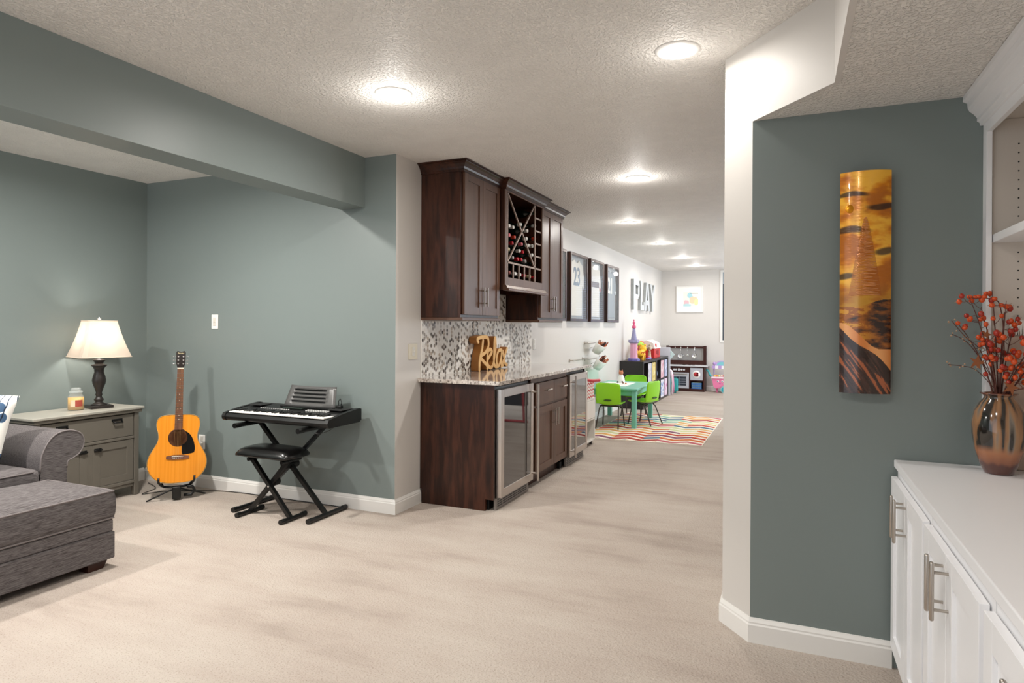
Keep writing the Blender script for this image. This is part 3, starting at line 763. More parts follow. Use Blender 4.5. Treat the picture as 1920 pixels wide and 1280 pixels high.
# arching top sprig to the left
arc = [vpt(.0, 0, .30), vpt(.012, -.01, .45), vpt(.0, -.01, .60), vpt(-.03, -.02, .628), vpt(-.09, -.03, .630)]
stem.tube([Vector(p) for p in smooth_path([tuple(a) for a in arc], 4)], .0018, 6)
for i, q in enumerate([(-.095, .636), (-.078, .634), (-.068, .636), (-.05, .636), (-.02, .628), (.0, .605)]):
    berr.ball(vpt(q[0], -.022, q[1]), .0082, 8, (1.1, 1, .95))
left = [[(-.01, -.01, .30), (-.06, -.02, .44), (-.11, -.04, .49), (-.155, -.05, .55)], [(-.01, 0, .3), (-.07, -.01, .37), (-.12, -.03, .385), (-.165, -.05, .39)], [(0, 0, .3), (-.05, 0, .40), (-.10, -.02, .47), (-.15, -.04, .50)]]
for L_ in left:
    stem.tube([vpt(*p) for p in [tuple(q) for q in smooth_path(L_, 4)]], .0014, 6)
    for p in L_[1:]:
        for j in range(3):
            q = vpt(*p)+Vector((random.uniform(-.012, .012), random.uniform(-.01, .01), random.uniform(-.008, .014)))
            tips.ball(q, .0032, 5)
for c, r0_ in (((-.075, -.04, .40), .03), ((.085, -.12, .38), .027), ((-.045, -.03, .50), .02), ((.02, -.06, .315), .03)):
    cc = vpt(*c); pts5 = []
    for i in range(10):
        a = i*pi/5+random.uniform(-.15, .15); rr = r0_ if i % 2 == 0 else r0_*.38
        pts5.append((cc.x+cos(a)*rr*.9, cc.z+sin(a)*rr))
    MB().prism(pts5, cc.y-.0012, cc.y+.0012, 'y').build('dried_leaf', P('8c4f28', .6), br)
stem.build('stem', P('5a3026', .6), br); twig.build('twig', P('6b3a2a', .6), br)
b1 = berr.build('berry', P('d2501f', .25), br); b1['kind'] = 'stuff'
b2 = berr2.build('berry', P('a62e1e', .25), br); b2['kind'] = 'stuff'; b2['label'] = 'darker red berry'
q = tips.build('berry_tip', P('a98a6e', .6), br); q['kind'] = 'stuff'

# ------------------------------------------------------------ copper wall art (curved panel)
AX0, AX1, AZ0, AZ1 = .185, .365, 1.092, 1.972
art = thing('wall_art_panel', ((AX0+AX1)/2, A_.y, (AZ0+AZ1)/2), 'tall curved copper metal wall art with sun, tree and hills on the dark wall', 'wall art')
def art_y(u): return 2.905-.028*(1-(2*u-1)**2)*1.0
def art_mesh(cols, rows, colf, off=0):
    m = MB(); 
    for i in range(cols):
        for j in range(rows):
            u0_, u1_ = i/cols, (i+1)/cols; v0, v1 = j/rows, (j+1)/rows
            P4 = [(AX0+(AX1-AX0)*u, art_y(u)-off, AZ0+(AZ1-AZ0)*v_) for u, v_ in ((u0_, v0), (u1_, v0), (u1_, v1), (u0_, v1))]
            m._new([Vector(p) for p in P4], [(0, 1, 2, 3)], True, colf((u0_+u1_)/2, (v0+v1)/2))
    bmesh.ops.remove_doubles(m.bm, verts=m.bm.verts[:], dist=1e-6)
    return m
def sstep(a, b, x): t = max(0, min(1, (x-a)/(b-a))); return t*t*(3-2*t)
def mixc(a, b, t): return tuple(a[i]*(1-t)+b[i]*t for i in range(3))
C = {k: srgb(v) for k, v in dict(am='e0860c', hi='ffbe3c', dk='1f1410', br='a85a14', ol='93631c', cu='d8803a', cu2='f0a866', br2='2c1811', pk='e39a5e', mid='a8601a').items()}
def fbm(x, y, s=0): return mnoise.fractal(Vector((x, y, s)), .9, 2.1, 4)
def artc(u, v):
    n1 = fbm(u*1.6+.3, v*13, 1.7); n2 = fbm(u*3, v*34, 4.1)
    hill1 = .390+.032*sstep(.3, .9, u)   # sky meets brown hills
    road_t = .318-.118*sstep(0, .8, u)   # copper road band
    road_b = .300-.195*u-.012*sin(u*6.28)
    if v > hill1:
        c = mixc(C['am'], C['hi'], max(0, min(1, .42+n1*1.6+n2*.5)))
        c = mixc(c, C['br'], max(0, min(.7, -.05-n1*1.5+n2*.3)))
        if v < .5: c = mixc(c, C['ol'], .7*sstep(.5, .43, v) if False else .6*(1-sstep(.42, .52, v)))
        for (cu_, cv, su, sv) in ((.22, .895, .36, .013), (.82, .838, .34, .016), (.2, .735, .42, .018), (.88, .638, .24, .018), (.1, .525, .22, .016)):
            d = abs((u-cu_)/su)**2+((v-cv-.006*sin(u*7))/sv)**2
            if d < 1.3: c = mixc(c, C['dk'], .88*(1-sstep(.35, 1.3, d)))
        tv = (v-.44)/.35
        if 0 < tv < 1:
            wd = .02+.30*(1-tv)**.8; du = abs(u-.49)
            if du < wd:
                c = mixc(c, C['br'], .62)
        return c
    if v > road_t:
        c = mixc(C['br2'], C['mid'], max(0, min(1, .18+n2*1.3+.75*(1-sstep(.15, .55, abs(u-.22))))))
        if n2 > .25: c = mixc(c, C['hi'], .5*(1-sstep(.2, .8, u)))
        return c
    if v > road_b: return mixc(C['cu'], C['cu2'], max(0, min(1, .5+.5*sin(u*9+1))))
    n3 = fbm(u*5+v*9, (v*30+u*9)*1.0, 9)
    c = mixc(C['br2'], srgb('5a3a30'), max(0, min(1, .35+n3)))
    if n3 > .33: c = mixc(c, srgb('c0683a'), .7)
    return c
am = N('brushed_copper_panel'); am.set(Roughness=.22, Metallic=.15)
a_ = am.n('ShaderNodeVertexColor'); a_.layer_name = 'Col'; am.l(a_.outputs[0], am.b.inputs['Base Color'])
am.bump(am.noise(am.coords((6, 6, 50)), 3, 3), .3, .003); am.b.inputs['Coat Weight'].default_value = .5
art_mesh(100, 460, artc).build('copper_sheet', am.m, art, rc=False)
ed = MB(); nn_ = 24
fro = [(AX0+(AX1-AX0)*i/nn_, art_y(i/nn_)+.0006) for i in range(nn_+1)]; bak = [(x, y+.0025) for x, y in fro][::-1]
ed.prism(fro+bak, AZ0, AZ1, 'z'); ed.build('panel_backing', plain('copper_edge', '8a5424', .4, .6), art)
ed = MB().box(AX0+.03, AX0+.05, 2.905, A_.y-.0005, AZ0+.1, AZ1-.1).box(AX1-.05, AX1-.03, 2.905, A_.y-.0005, AZ0+.1, AZ1-.1)
ed.build('mount_bracket', M_bk, art)
u_s = .19; sp_ = MB(); cxs = AX0+(AX1-AX0)*u_s
sp_.lathe([(1e-6, -.004), (.012, -.0038), (.0165, -.002), (.017, 0), (1e-6, 0)], (cxs, art_y(u_s)-.0006, AZ0+.832*(AZ1-AZ0)), 28, 'y')
sp_.build('sun_disc', plain('gold_disc', 'e89a20', .25, .7), art)
random.seed(5); tw_ = MB()
for i in range(52):
    tv = i/52; v0 = .44+.35*tv; wd = (.30*(1-tv)**.8+.03)*.95
    cu_ = .49+random.uniform(-.03, .03)*(1-tv); zz = [(cu_-wd*random.uniform(.6, 1), v0), (cu_+wd*random.uniform(.5, 1), v0+random.uniform(-.006, .006)), (cu_-wd*random.uniform(.2, .6), v0+.006)]
    pp = []
    for a, b in zip(zz[:-1], zz[1:]):
        for t in range(6):
            u = a[0]+(b[0]-a[0])*t/6; v_ = a[1]+(b[1]-a[1])*t/6
            pp.append((AX0+(AX1-AX0)*u, art_y(u)-.0018, AZ0+(AZ1-AZ0)*v_))
    tw_.tube(pp, .0010, 5)
tw_.build('wire_tree', plain('bright_copper_wire', 'f0a868', .25, .6), art)

# folded table and post round the corner, seen only as reflections in the cooler doors
gtb = thing('folded_games_table', (.1, 8.5, 0), 'navy folded table with red tube frame, reflected in the near wine cooler door', 'games table')
MB().box(-.42, .7, 8.46, 8.49, .22, 1.45, .004, 1).box(-.42, .7, 8.54, 8.57, .22, 1.45, .004, 1).build('table_panel', P('252b3a', .3), gtb)
M_redt = P('c23a48', .35)
MB().tube([(-.45, 8.34, .02), (-.40, 8.40, .5), (-.33, 8.44, 1.5)], .018, 8).build('frame_tube', M_redt, gtb)
MB().tube([(.6, 8.34, .02), (.55, 8.40, .5), (.5, 8.44, 1.5)], .018, 8).build('frame_tube', M_redt, gtb)
MB().tube([(-.5, 8.34, .02), (-.1, 8.34, .02), (.65, 8.34, .02)], .018, 8).tube([(-.7, 8.6, .42), (.6, 8.6, .42)], .016, 8).build('base_rail', M_redt, gtb)
ps = thing('post_stand', (-.62, 8.75, 0), 'black post on a round base, reflected in the near wine cooler door', 'stand')
MB().lathe([(1e-6, 0), (.14, 0), (.14, .012), (.02, .03), (1e-6, .03)], (-.62, 8.75, 0), 28).cyl((-.62, 8.75, .03), (-.62, 8.75, 1.2), .02).build('post', M_bk, ps)
# ============================================================ LEFT ROOM FURNITURE
# sideboard
DX0, DX1, DY0, DY1, DZ = -5.14, -4.725, 2.73, 3.56, .70
sb = thing('sideboard', ((DX0+DX1)/2, (DY0+DY1)/2, 0), 'taupe painted wooden sideboard with one drawer over doors, against the blue wall', 'sideboard')
MB().box(DX0, DX1, DY0, DY1, DZ-.022, DZ, .006, 2).build('top', M_drstop, sb)
MB().box(DX0+.02, DX1-.012, DY0+.015, DY1-.012, DZ-.045, DZ-.0225, .004, 2).build('top_moulding', M_drs, sb)
bx0, bx1 = DX0+.03, DX1-.03
MB().box(bx0, bx1-.02, DY0+.035, DY1-.035, .10, DZ-.046).build('body', M_drs, sb)
for y in (DY0+.03, DY1-.068):
    MB().box(bx1-.034, bx1+.004, y, y+.038, 0, DZ-.046, .003, 1).build('leg', M_drs, sb)
    MB().box(bx0, bx0+.035, y, y+.038, 0, .0995, .003, 1).build('leg', M_drs, sb)
yA, yB = DY0+.07, DY1-.07
dw = MB().box(bx1-.0195, bx1-.002, yA+.004, yB-.004, .475, .645, .002, 1).build('drawer', M_drs, sb)
def cup(m, y, z, w_=.085):
    m.box(bx1-.0018, bx1+.004, y-w_/2, y+w_/2, z+.006, z+.022, .001, 1)
    m.tube([(bx1, y-w_/2+.008, z+.01), (bx1+.02, y-w_/2+.010, z-.006), (bx1+.02, y+w_/2-.01, z-.006), (bx1, y+w_/2-.008, z+.01)], .006, 8)
    return m
cup(MB(), yB-.14, .60).build('handle', M_bk, dw)
cup(MB(), yA+.14, .60).build('handle', M_bk, dw)
MB().box(bx1-.0195, bx1+.004, yA, yB, .452, .472, .003, 2).build('rail', M_drs, sb)
MB().box(bx1-.0195, bx1+.004, yA, yB, .10, .125, .003, 2).build('rail', M_drs, sb)
MB().box(bx1-.03, bx1-.004, yA, yB, .075, .0995, .003, 1).build('apron', M_drs, sb)
ymid = (yA+yB)/2
for a, b, s in ((yA+.003, ymid-.02, 0), (ymid+.02, yB-.003, 1)):
    d = shaker(MB(), bx1-.0195, bx1-.001, a, b, .128, .448, .055, .008).build('door', M_drs, sb)
    yk = a+.035 if s else b-.035
    MB().box(bx1-.0008, bx1+.004, yk-.028, yk+.028, .392, .418, .001, 1).cyl((bx1+.004, yk, .405), (bx1+.02, yk, .405), .010).box(bx1+.006, bx1+.016, yk-.03, yk+.03, .399, .411, .003, 2).build('latch', M_bk, d)
    MB().box(bx1-.0195, bx1-.003, ymid-.0195 if not s else ymid+.0002, ymid-.0002 if not s else ymid+.0195, .127, .449).build('stile', M_drs, sb)

# table lamp
LXp, LYp = -4.93, 3.325
lp = thing('table_lamp', (LXp, LYp, DZ), 'lit table lamp with pale square shade and dark turned base on the sideboard', 'lamp')
zl = DZ
M_lb = plain('bronze_black_lamp', '231d1b', .35)
MB().box(LXp-.078, LXp+.078, LYp-.078, LYp+.078, zl, zl+.022, .003, 2).build('base', M_lb, lp)
pr = [(.062, .022), (.058, .032), (.034, .045), (.026, .055), (.034, .068), (.036, .078), (.024, .092), (.021, .105), (.026, .12), (.021, .135), (.030, .17), (.046, .22), (.050, .25), (.044, .285), (.034, .32), (.036, .35), (.048, .372), (.057, .378), (.056, .386), (.032, .392), (.03, .405), (.044, .425), (.046, .43), (.028, .438), (.01, .443), (.01, .52)]
pr = [(r*.95, h*.865) for r, h in pr]; pr[0] = (.055, .0222)
MB().lathe(pr, (LXp, LYp, zl), 32).build('stem', M_lb, lp)
sm_ = N('lamp_shade_linen'); sm_.set(Roughness=.9); sm_.b.inputs['Base Color'].default_value = srgb('d9cfc4') + (1,)
sm_.b.inputs['Transmission Weight'].default_value = 0
tr = sm_.n('ShaderNodeBsdfTranslucent'); tr.inputs[0].default_value = srgb('ddd4ca') + (1,)
mxs = sm_.n('ShaderNodeMixShader'); mxs.inputs[0].default_value = .55
out = sm_.t.nodes['Material Output']; sm_.l(sm_.b.outputs[0], mxs.inputs[1]); sm_.l(tr.outputs[0], mxs.inputs[2]); sm_.l(mxs.outputs[0], out.inputs[0])
M_shade = sm_.m
zs0, zs1 = 1.098, 1.375
s0, s1 = .178, .098
def frus(m, a0, a1, z0, z1, c):
    """soft-cornered square frustum with slightly bowed sides"""
    n = 12; rings = []
    for i in range(7):
        t = i/6; a = a0+(a1-a0)*t-.006*math.sin(pi*t); z = z0+(z1-z0)*t; ring = []
        for q in range(4):
            for j in range(n):
                ang = -pi/4+q*pi/2+(j/n)*pi/2
                cx, sy = cos(ang), sin(ang); kk = a/max(abs(cx), abs(sy)); kk = min(kk, a*1.36)
                ring.append(Vector((c[0]+cx*kk, c[1]+sy*kk, z)))
        rings.append(ring)
    L = 4*n; v = [x for r in rings for x in r]
    m._new(v, [(i*L+k, i*L+(k+1) % L, (i+1)*L+(k+1) % L, (i+1)*L+k) for i in range(6) for k in range(L)], False)
    return rings
shm = MB(); rg = frus(shm, s0, s1, zs0, zs1, (LXp, LYp)); so = shm.build('lamp_shade', M_shade, lp)
md = so.modifiers.new('solid', 'SOLIDIFY'); md.thickness = .0015
tri = MB(); tri.tube(rg[0], .0035, 6, closed=True).tube(rg[-1], .0035, 6, closed=True); tri.build('shade_trim', P('e6d6c4', .8), so)
MB().cyl((LXp, LYp, zs1-.008), (LXp, LYp, zs1+.012), .006).lathe([(.006, 0), (.014, .004), (.014, .01), (.01, .014), (.012, .022), (1e-6, .026)], (LXp, LYp, zs1+.01), 16)\
    .tube([(LXp-s1+.004, LYp, zs1-.01), (LXp, LYp, zs1-.006), (LXp+s1-.004, LYp, zs1-.01)], .0018, 6).build('finial', M_chrome, lp)
MB().ball((LXp, LYp, 1.235), .03, 10, (1, 1, 1.25)).build('bulb', emis('lit_bulb', 'ffe9cf', 6), lp)
ld = bpy.data.lights.new('lamp_bulb', 'POINT'); ld.energy = LAMP_W; ld.color = (1, .95, .88); ld.shadow_soft_size = .045
lo = bpy.data.objects.new('lamp_bulb', ld); COL.objects.link(lo); lo.parent = lp; lo.location = (0, 0, 1.235-DZ)

lp.rotation_euler = (0, 0, RD(-16))
# candle jar
cx, cy = -4.955, 3.165
cj = thing('candle_jar', (cx, cy, DZ), 'cream jar candle with glass lid beside the lamp base', 'candle')
MB().lathe([(1e-6, .001), (.05, .001), (.054, .006), (.054, .095), (.05, .108), (.042, .116), (.042, .128), (.045, .13), (.0448, .131), (.04, .131), (.04, .116), (.0505, .1), (.0515, .006), (1e-6, .004)], (cx, cy, DZ), 36).build('jar', M_jar, cj)
MB().lathe([(1e-6, .0065), (.051, .0065), (.051, .096), (.02, .094), (1e-6, .092)], (cx, cy, DZ), 32).build('wax', P('dcae62', .5), cj)
MB().lathe([(.043, .1315), (.046, .135), (.046, .141), (.034, .146), (.03, .150), (.033, .156), (.033, .163), (.028, .168), (1e-6, .17)], (cx, cy, DZ), 32).build('lid', clear_glass('lid_glass', 'e8efee', .2), cj)
lab_ = MB(); a0 = math.atan2(-cy, -cx)
ring = []
for i in range(9):
    a = a0-.75+1.5*i/8+.1
    ring.append((cx+cos(a)*.0548, cy+sin(a)*.0548))
for i in range(8): lab_.quad([(ring[i][0], ring[i][1], DZ+.03), (ring[i+1][0], ring[i+1][1], DZ+.03), (ring[i+1][0], ring[i+1][1], DZ+.078), (ring[i][0], ring[i][1], DZ+.078)], col=srgb('a5483a') if 2 < i else srgb('d8c6a8'))
lab_.build('paper_label', M_print, cj)

# guitar and stand
G = Vector((-4.365, 3.56, 0)); az = math.atan2(-3.56, 4.315)   # faces the viewer
gth = az+pi/2
def rot_m(ang, tilt=0, roll=0): return Matrix.Rotation(ang, 4, 'Z') @ Matrix.Rotation(tilt, 4, 'X') @ Matrix.Rotation(roll, 4, 'Y')
gt = thing('acoustic_guitar', (G.x, G.y, .125), 'amber acoustic guitar upright on a black stand in the blue corner', 'guitar')
gt.rotation_euler = (RD(-7), RD(1.5), gth)
# local frame: x right, -y toward viewer, z up. origin = bottom of body
half = [(0, 0), (.06, .002), (.12, .016), (.165, .05), (.196, .10), (.205, .155), (.194, .21), (.165, .265), (.142, .31), (.134, .345), (.137, .385), (.147, .42), (.150, .455), (.142, .49), (.115, .512), (.07, .52), (.0, .52)]
hp = smooth_path(half, 4); outline = [(p.x, p.y) for p in hp]+[(-p.x, p.y) for p in hp[::-1][1:-1]]
side = MB().prism(outline, -.05, .05, 'y', True).build('body', wood('dark_mahogany_side', [(.3, '150a06'), (.6, '2c150c')], rough=.6), gt, world=False)
ol2 = [(x*.985, .26+(z-.26)*.988) for x, z in outline]
topm = MB(); 
hole_c = Vector((0, .345)); hr = .043
# top plate with sound hole: bridge outline to hole ring
no = len(outline); N_ = 72
def raypt(ang, ol):
    d = Vector((cos(ang), sin(ang))); best = None
    for i in range(len(ol)):
        a = Vector(ol[i])-hole_c; b = Vector(ol[(i+1) % len(ol)])-hole_c; e2 = b-a
        den = d.x*e2.y-d.y*e2.x
        if abs(den) < 1e-9: continue
        t = (a.x*e2.y-a.y*e2.x)/den; s = (a.x*d.y-a.y*d.x)/den
        if t > 0 and -1e-6 <= s <= 1+1e-6 and (best is None or t > best): best = t
    return hole_c+d*best
rings = []
for r_i in range(2):
    rings.append([(hole_c+Vector((cos(2*pi*k/N_), sin(2*pi*k/N_)))*hr) if r_i == 0 else raypt(2*pi*k/N_, ol2) for k in range(N_)])
for y_ in (-.0535,):
    v = [Vector((p.x, y_, p.y)) for r in rings for p in r]
    topm._new(v, [(k, (k+1) % N_, N_+(k+1) % N_, N_+k) for k in range(N_)])
    v2 = [Vector((p.x, y_, p.y)) for p in rings[1]]+[Vector((p.x, -.0502, p.y)) for p in rings[1]]
    topm._new(v2, [(k, (k+1) % N_, N_+(k+1) % N_, N_+k) for k in range(N_)])
topm.build('soundboard', M_spruce, gt, world=False)
MB().lathe([(1e-6, -.0506), (hr+.002, -.0506)], (0, 0, .345), 40, 'y').build('sound_hole', P('4a2e1c', .6), gt, world=False)
ro = MB()
for r in (.046, .053, .064, .0675): ro.lathe([(r, -.0539), (r+.0024, -.0539), (r+.0024, -.0534), (r, -.0534)], (0, 0, .345), 48, 'y')
ro.build('rosette', P('5a3214', .4), gt, world=False)
bp_ = smooth_path(outline[::2]+[outline[0]], 1); 
MB().tube([(p.x, -.0515, p.y) for p in hp] + [(-p.x, -.0515, p.y) for p in hp[::-1][1:-1]], .0016, 6, closed=True).build('binding', P('c9a265', .4), gt, world=False)
pgp = smooth_path([(.045, .395), (.075, .375), (.103, .33), (.118, .27), (.116, .238), (.105, .224), (.05, .216), (.030, .222), (.028, .285), (.048, .30), (.062, .325), (.062, .36), (.045, .395)], 3)
MB().prism([(p.x, p.y) for p in pgp[:-1]], -.0552, -.0536, 'y').build('pickguard', P('0d0c0c', .15), gt, world=False)
bd = MB().prism([(-.078, .185), (-.078, .205), (-.03, .213), (.03, .213), (.078, .205), (.078, .185), (.03, .178), (-.03, .178)], -.062, -.0536, 'y').build('bridge', M_rose, gt, world=False)
MB().box(-.04, .04, -.066, -.0622, .2, .204).build('saddle', P('efe8d8', .4), bd, world=False)
pn = MB()
for i in range(6): pn.ball((-.03+.012*i, -.063, .19), .0032, 6)
pn.build('bridge_pin', P('f2ede2', .3), bd, world=False)
nk = MB().prism([(-.027, .43), (.027, .43), (.0215, .88), (-.0215, .88)], -.058, -.035, 'y')
nk.build('neck', plain('mahogany_neck', '5d3220', .35), gt, world=False)
fb = MB().prism([(-.0275, .405), (.0275, .405), (.022, .878), (-.022, .878)], -.0645, -.0582, 'y').build('fretboard', M_rose, gt, world=False)
fm_ = MB(); z = .878; L_ = .64; nutz = .878; zf = []
for i in range(1, 20):
    zz = nutz-L_*(1-2**(-i/12)); zf.append(zz)
    if zz > .41: 
        hw_ = .022+(.878-zz)/.473*.0055
        fm_.box(-hw_, hw_, -.0657, -.0646, zz-.0012, zz+.0012)
fm_.build('fret', M_chrome, fb, world=False)
dm = MB()
for i in (3, 5, 7, 9, 12, 15, 17):
    zz = (zf[i-1]+zf[i-2])/2
    for x in ((0,) if i != 12 else (-.01, .01)): dm.lathe([(1e-6, -.0652), (.0028, -.0650), (.0028, -.0646), (1e-6, -.0646)], (x, 0, zz), 10, 'y')
dm.build('inlay_dot', P('f4f0e6', .3), fb, world=False)
MB().box(-.0225, .0225, -.067, -.056, .8785, .885).build('nut', P('f0ead8', .4), gt, world=False)
hd = MB().prism([(-.0225, .886), (-.032, .92), (-.034, 1.005), (-.026, 1.018), (0, 1.012), (.026, 1.018), (.034, 1.005), (.032, .92), (.0225, .886)], -.056, -.04, 'y').build('headstock', P('1a0f0b', .2), gt, world=False)
text('headstock_logo', 'Fender', .016, .0003, P('e8d8a8', .4), Matrix.Translation((0, -.0565, 1.000)) @ FY, hd, world=False)
pg = MB()
for s in (-1, 1):
    for z in (.918, .946, .974):
        pg.cyl((s*.018, -.062, z), (s*.018, -.0562, z), .0055, n=12)
        pg.cyl((s*.034, -.048, z), (s*.046, -.048, z), .002, n=8).ball((s*.050, -.048, z), .006, 6, (1, .6, 1))
pg.build('tuning_peg', M_chrome, hd, world=False)
sg = MB()
for i in range(6):
    x = -.02+.008*i; xt = -.0165+.0066*i
    sg.cyl((x*1.35, -.0665, .202), (xt, -.0682, .882), .0006, n=5, cap=False)
sg.build('string', plain('bronze_string', 'c9a26a', .3, .8), gt, world=False)
# stand
gs = thing('guitar_stand', (G.x, G.y, 0), 'black folding tripod guitar stand holding the amber guitar', 'guitar stand'); gs.rotation_euler = (0, 0, gth)
st = MB()
MB().box(-.03, .03, -.075, -.025, .012, .107, .006, 2).build('hub', M_bk, gs, world=False)
for s, p0, p1 in ((-1, (-.03, -.05, .085), (-.20, -.02, .006)), (1, (.03, -.05, .085), (.20, .06, .006)), (0, (0, -.03, .08), (0, .15, .006))):
    MB().cyl(p0, p1, .006, n=8).ball(p1, .0062, 6).build('leg', M_bkm, gs, world=False)
MB().tube([(-.105, .03, .118), (-.09, .0, .098), (-.04, -.03, .098), (.04, -.03, .098), (.09, 0, .098), (.105, .03, .118)], .009, 8).build('cradle', M_bk, gs, world=False)
for s in (-1, 1):
    MB().tube([(s*.085, -.005, .10), (s*.105, -.04, .118), (s*.122, -.075, .15), (s*.122, -.078, .185)], .0085, 8).build('yoke_arm', M_bk, gs, world=False)
MB().tube([(.05, -.03, .03), (.10, -.035, .028), (.125, -.03, .06), (.11, -.03, .09), (.07, -.03, .095)], .012, 8).build('folded_neck_arm', M_bk, gs, world=False)
# floor cable
cb_ = [(-5.0, 3.80, .006), (-4.78, 3.70, .006), (-4.70, 3.52, .006), (-4.62, 3.66, .006), (-4.35, 3.80, .006), (-4.1, 3.87, .006), (-3.6, 3.8795, .006), (-3.0, 3.8795, .006)]
single(MB().tube([tuple(p) for p in smooth_path(cb_, 6)], .003, 6), 'power_cable', M_bk, 'thin black power cable on the carpet along the blue wall', 'cable', loc=(-4.3, 3.8, 0))

# ---- sofa: arm, seat, back + ottoman/chaise, pillow
sf = thing('sofa', (-4.55, 1.6, 0), 'charcoal fabric sofa with rolled arm beside the sideboard', 'sofa')
ap = [(2.412, .05), (2.412, 0.461), (2.417, 0.543), (2.436, 0.598), (2.468, 0.65), (2.512, 0.682), (2.575, 0.692), (2.632, 0.675), (2.661, 0.648), (2.671, 0.611), (2.664, 0.572), (2.639, 0.536), (2.599, 0.514), (2.572, 0.502), (2.566, 0.464), (2.57, .05)]
apc = [ap[0]]+[(p.x, p.y) for p in smooth_path(ap[1:-1], 3)]+[ap[-1]]
arm = MB().prism(apc, -4.95, -4.1, 'x', True).build('armrest', M_sofa, sf)
MB().tube([(-4.101, y, z) for y, z in apc[1:-1]], .0045, 8).build('piping', M_sofapipe, arm)
MB().box(-4.95, -4.13, .3, 2.408, .06, .33, .02, 3).build('base', M_sofa, sf)
MB().box(-5.12, -4.955, .3, 2.57, .06, .70, .05, 4).build('backrest', M_sofa, sf)
ch = MB().box(-4.80, -4.07, 1.55, 2.402, .332, .49, .035, 4).build('seat_cushion', M_sofa, sf)
MB().tube([(-4.073, 1.60, .478), (-4.073, 2.36, .478)], .0045, 8).tube([(-4.073, 1.6, .345), (-4.073, 2.36, .345)], .0045, 8).build('piping', M_sofapipe, ch)
MB().box(-4.80, -4.07, .67, 1.54, .332, .49, .035, 4).build('seat_cushion', M_sofa, sf)
MB().box(-4.19, -4.14, 2.50, 2.55, 0, .05).build('foot', P('2a1512', .4), sf)
MB().box(-4.19, -4.14, .4, .45, 0, .06).build('foot', P('2a1512', .4), sf)

ot = thing('ottoman', (-3.76, 1.5, 0), 'large charcoal fabric ottoman in front of the sofa, lower left', 'ottoman')
OX0, OX1, OY0, OY1 = -4.05, -3.462, .75, 2.432
MB().box(OX0, OX1, OY0, OY1, .045, .195, .008, 3).build('base', M_sofa, ot)
MB().box(OX0+.004, OX1-.006, OY0+.004, OY1-.006, .196, .262, .008, 3).build('rail', M_sofa, ot)
cm = MB(); cu = MB(); nx, ny = 16, 36; cx0, cx1, cy0, cy1 = OX0+.006, OX1-.004, OY0+.006, OY1-.008
zc0, zc1 = .268, .418
def crownz(u, v): return zc1+.055*(max(0, sin(pi*u))**.45*max(0, sin(pi*v))**.35)
top = [[Vector((cx0+(cx1-cx0)*i/nx, cy0+(cy1-cy0)*j/ny, crownz(i/nx, j/ny))) for j in range(ny+1)] for i in range(nx+1)]
v = [p for r in top for p in r]; fs = [(i*(ny+1)+j, (i+1)*(ny+1)+j, (i+1)*(ny+1)+j+1, i*(ny+1)+j+1) for i in range(nx) for j in range(ny)]
cm._new(v, fs, True)
per = [top[i][0] for i in range(nx+1)]+[top[nx][j] for j in range(1, ny+1)]+[top[i][ny] for i in range(nx-1, -1, -1)]+[top[0][j] for j in range(ny-1, 0, -1)]
n = len(per)
def bulge(p, k):
    c = Vector(((cx0+cx1)/2, (cy0+cy1)/2)); q = Vector((p.x, p.y)); sx = (1 if p.x > c.x else -1) if abs(abs(p.x-c.x)-(cx1-cx0)/2) < .001 else 0; sy = (1 if p.y > c.y else -1) if abs(abs(p.y-c.y)-(cy1-cy0)/2) < .001 else 0
    return Vector((p.x+sx*k, p.y+sy*k, 0))
rows = [(zc1, 0), (zc1-.03, .006), (zc1-.075, .009), (zc0+.03, .006), (zc0, 0)]
v = []
for z, k in rows:
    for p in per: q = bulge(p, k); v.append(Vector((q.x, q.y, z)))
cm._new(v, [(r*n+i, r*n+(i+1) % n, (r+1)*n+(i+1) % n, (r+1)*n+i) for r in range(4) for i in range(n)]+[tuple(4*n+i for i in range(n))], True)
cu_o = cm.build('cushion', M_sofa, ot)
MB().tube([Vector((p.x, p.y, zc1+.002)) for p in per], .005, 8, closed=True).tube([Vector((p.x, p.y, zc0+.002)) for p in per], .005, 8, closed=True).build('piping', M_sofapipe, cu_o)
for x in (OX1-.09, OX0+.02):
    for y, s in ((OY1-.03, -1), (OY0+.14, -1)):
        MB().prism([(y, .0445), (y-.11, .0445), (y-.11, 0), (y-.025, 0)], x, x+.07, 'x').build('foot', wood('dark_foot_wood', [(.3, '24100d'), (.6, '35180f')]), ot)
# patterned pillow
pw = MB(); nseg = 14; S2 = .215
def pz(u, v): return .075*(max(0, (1-u**4))*max(0, (1-v**4)))**.6
vs_ = []
for sgn in (1, -1):
    for i in range(nseg+1):
        for j in range(nseg+1):
            u, v_ = -1+2*i/nseg, -1+2*j/nseg; pin = 1-.06*(1-abs(u))*(1) if abs(v_) == 1 else 1
            kx = 1-.05*(1-u*u) if abs(v_) > .99 else 1; vs_.append(Vector((u*S2*(1-.06*(1-v_*v_)), sgn*pz(u, v_), v_*S2*(1-.06*(1-u*u)))))
nn2 = (nseg+1)**2
fs = [(s*nn2+i*(nseg+1)+j, s*nn2+(i+1)*(nseg+1)+j, s*nn2+(i+1)*(nseg+1)+j+1, s*nn2+i*(nseg+1)+j+1) for s in (0, 1) for i in range(nseg) for j in range(nseg)]
pw._new(vs_, fs, True); bmesh.ops.remove_doubles(pw.bm, verts=pw.bm.verts[:], dist=1e-5)
mm = N('blue_blob_print_fabric'); mm.set(Roughness=.9)
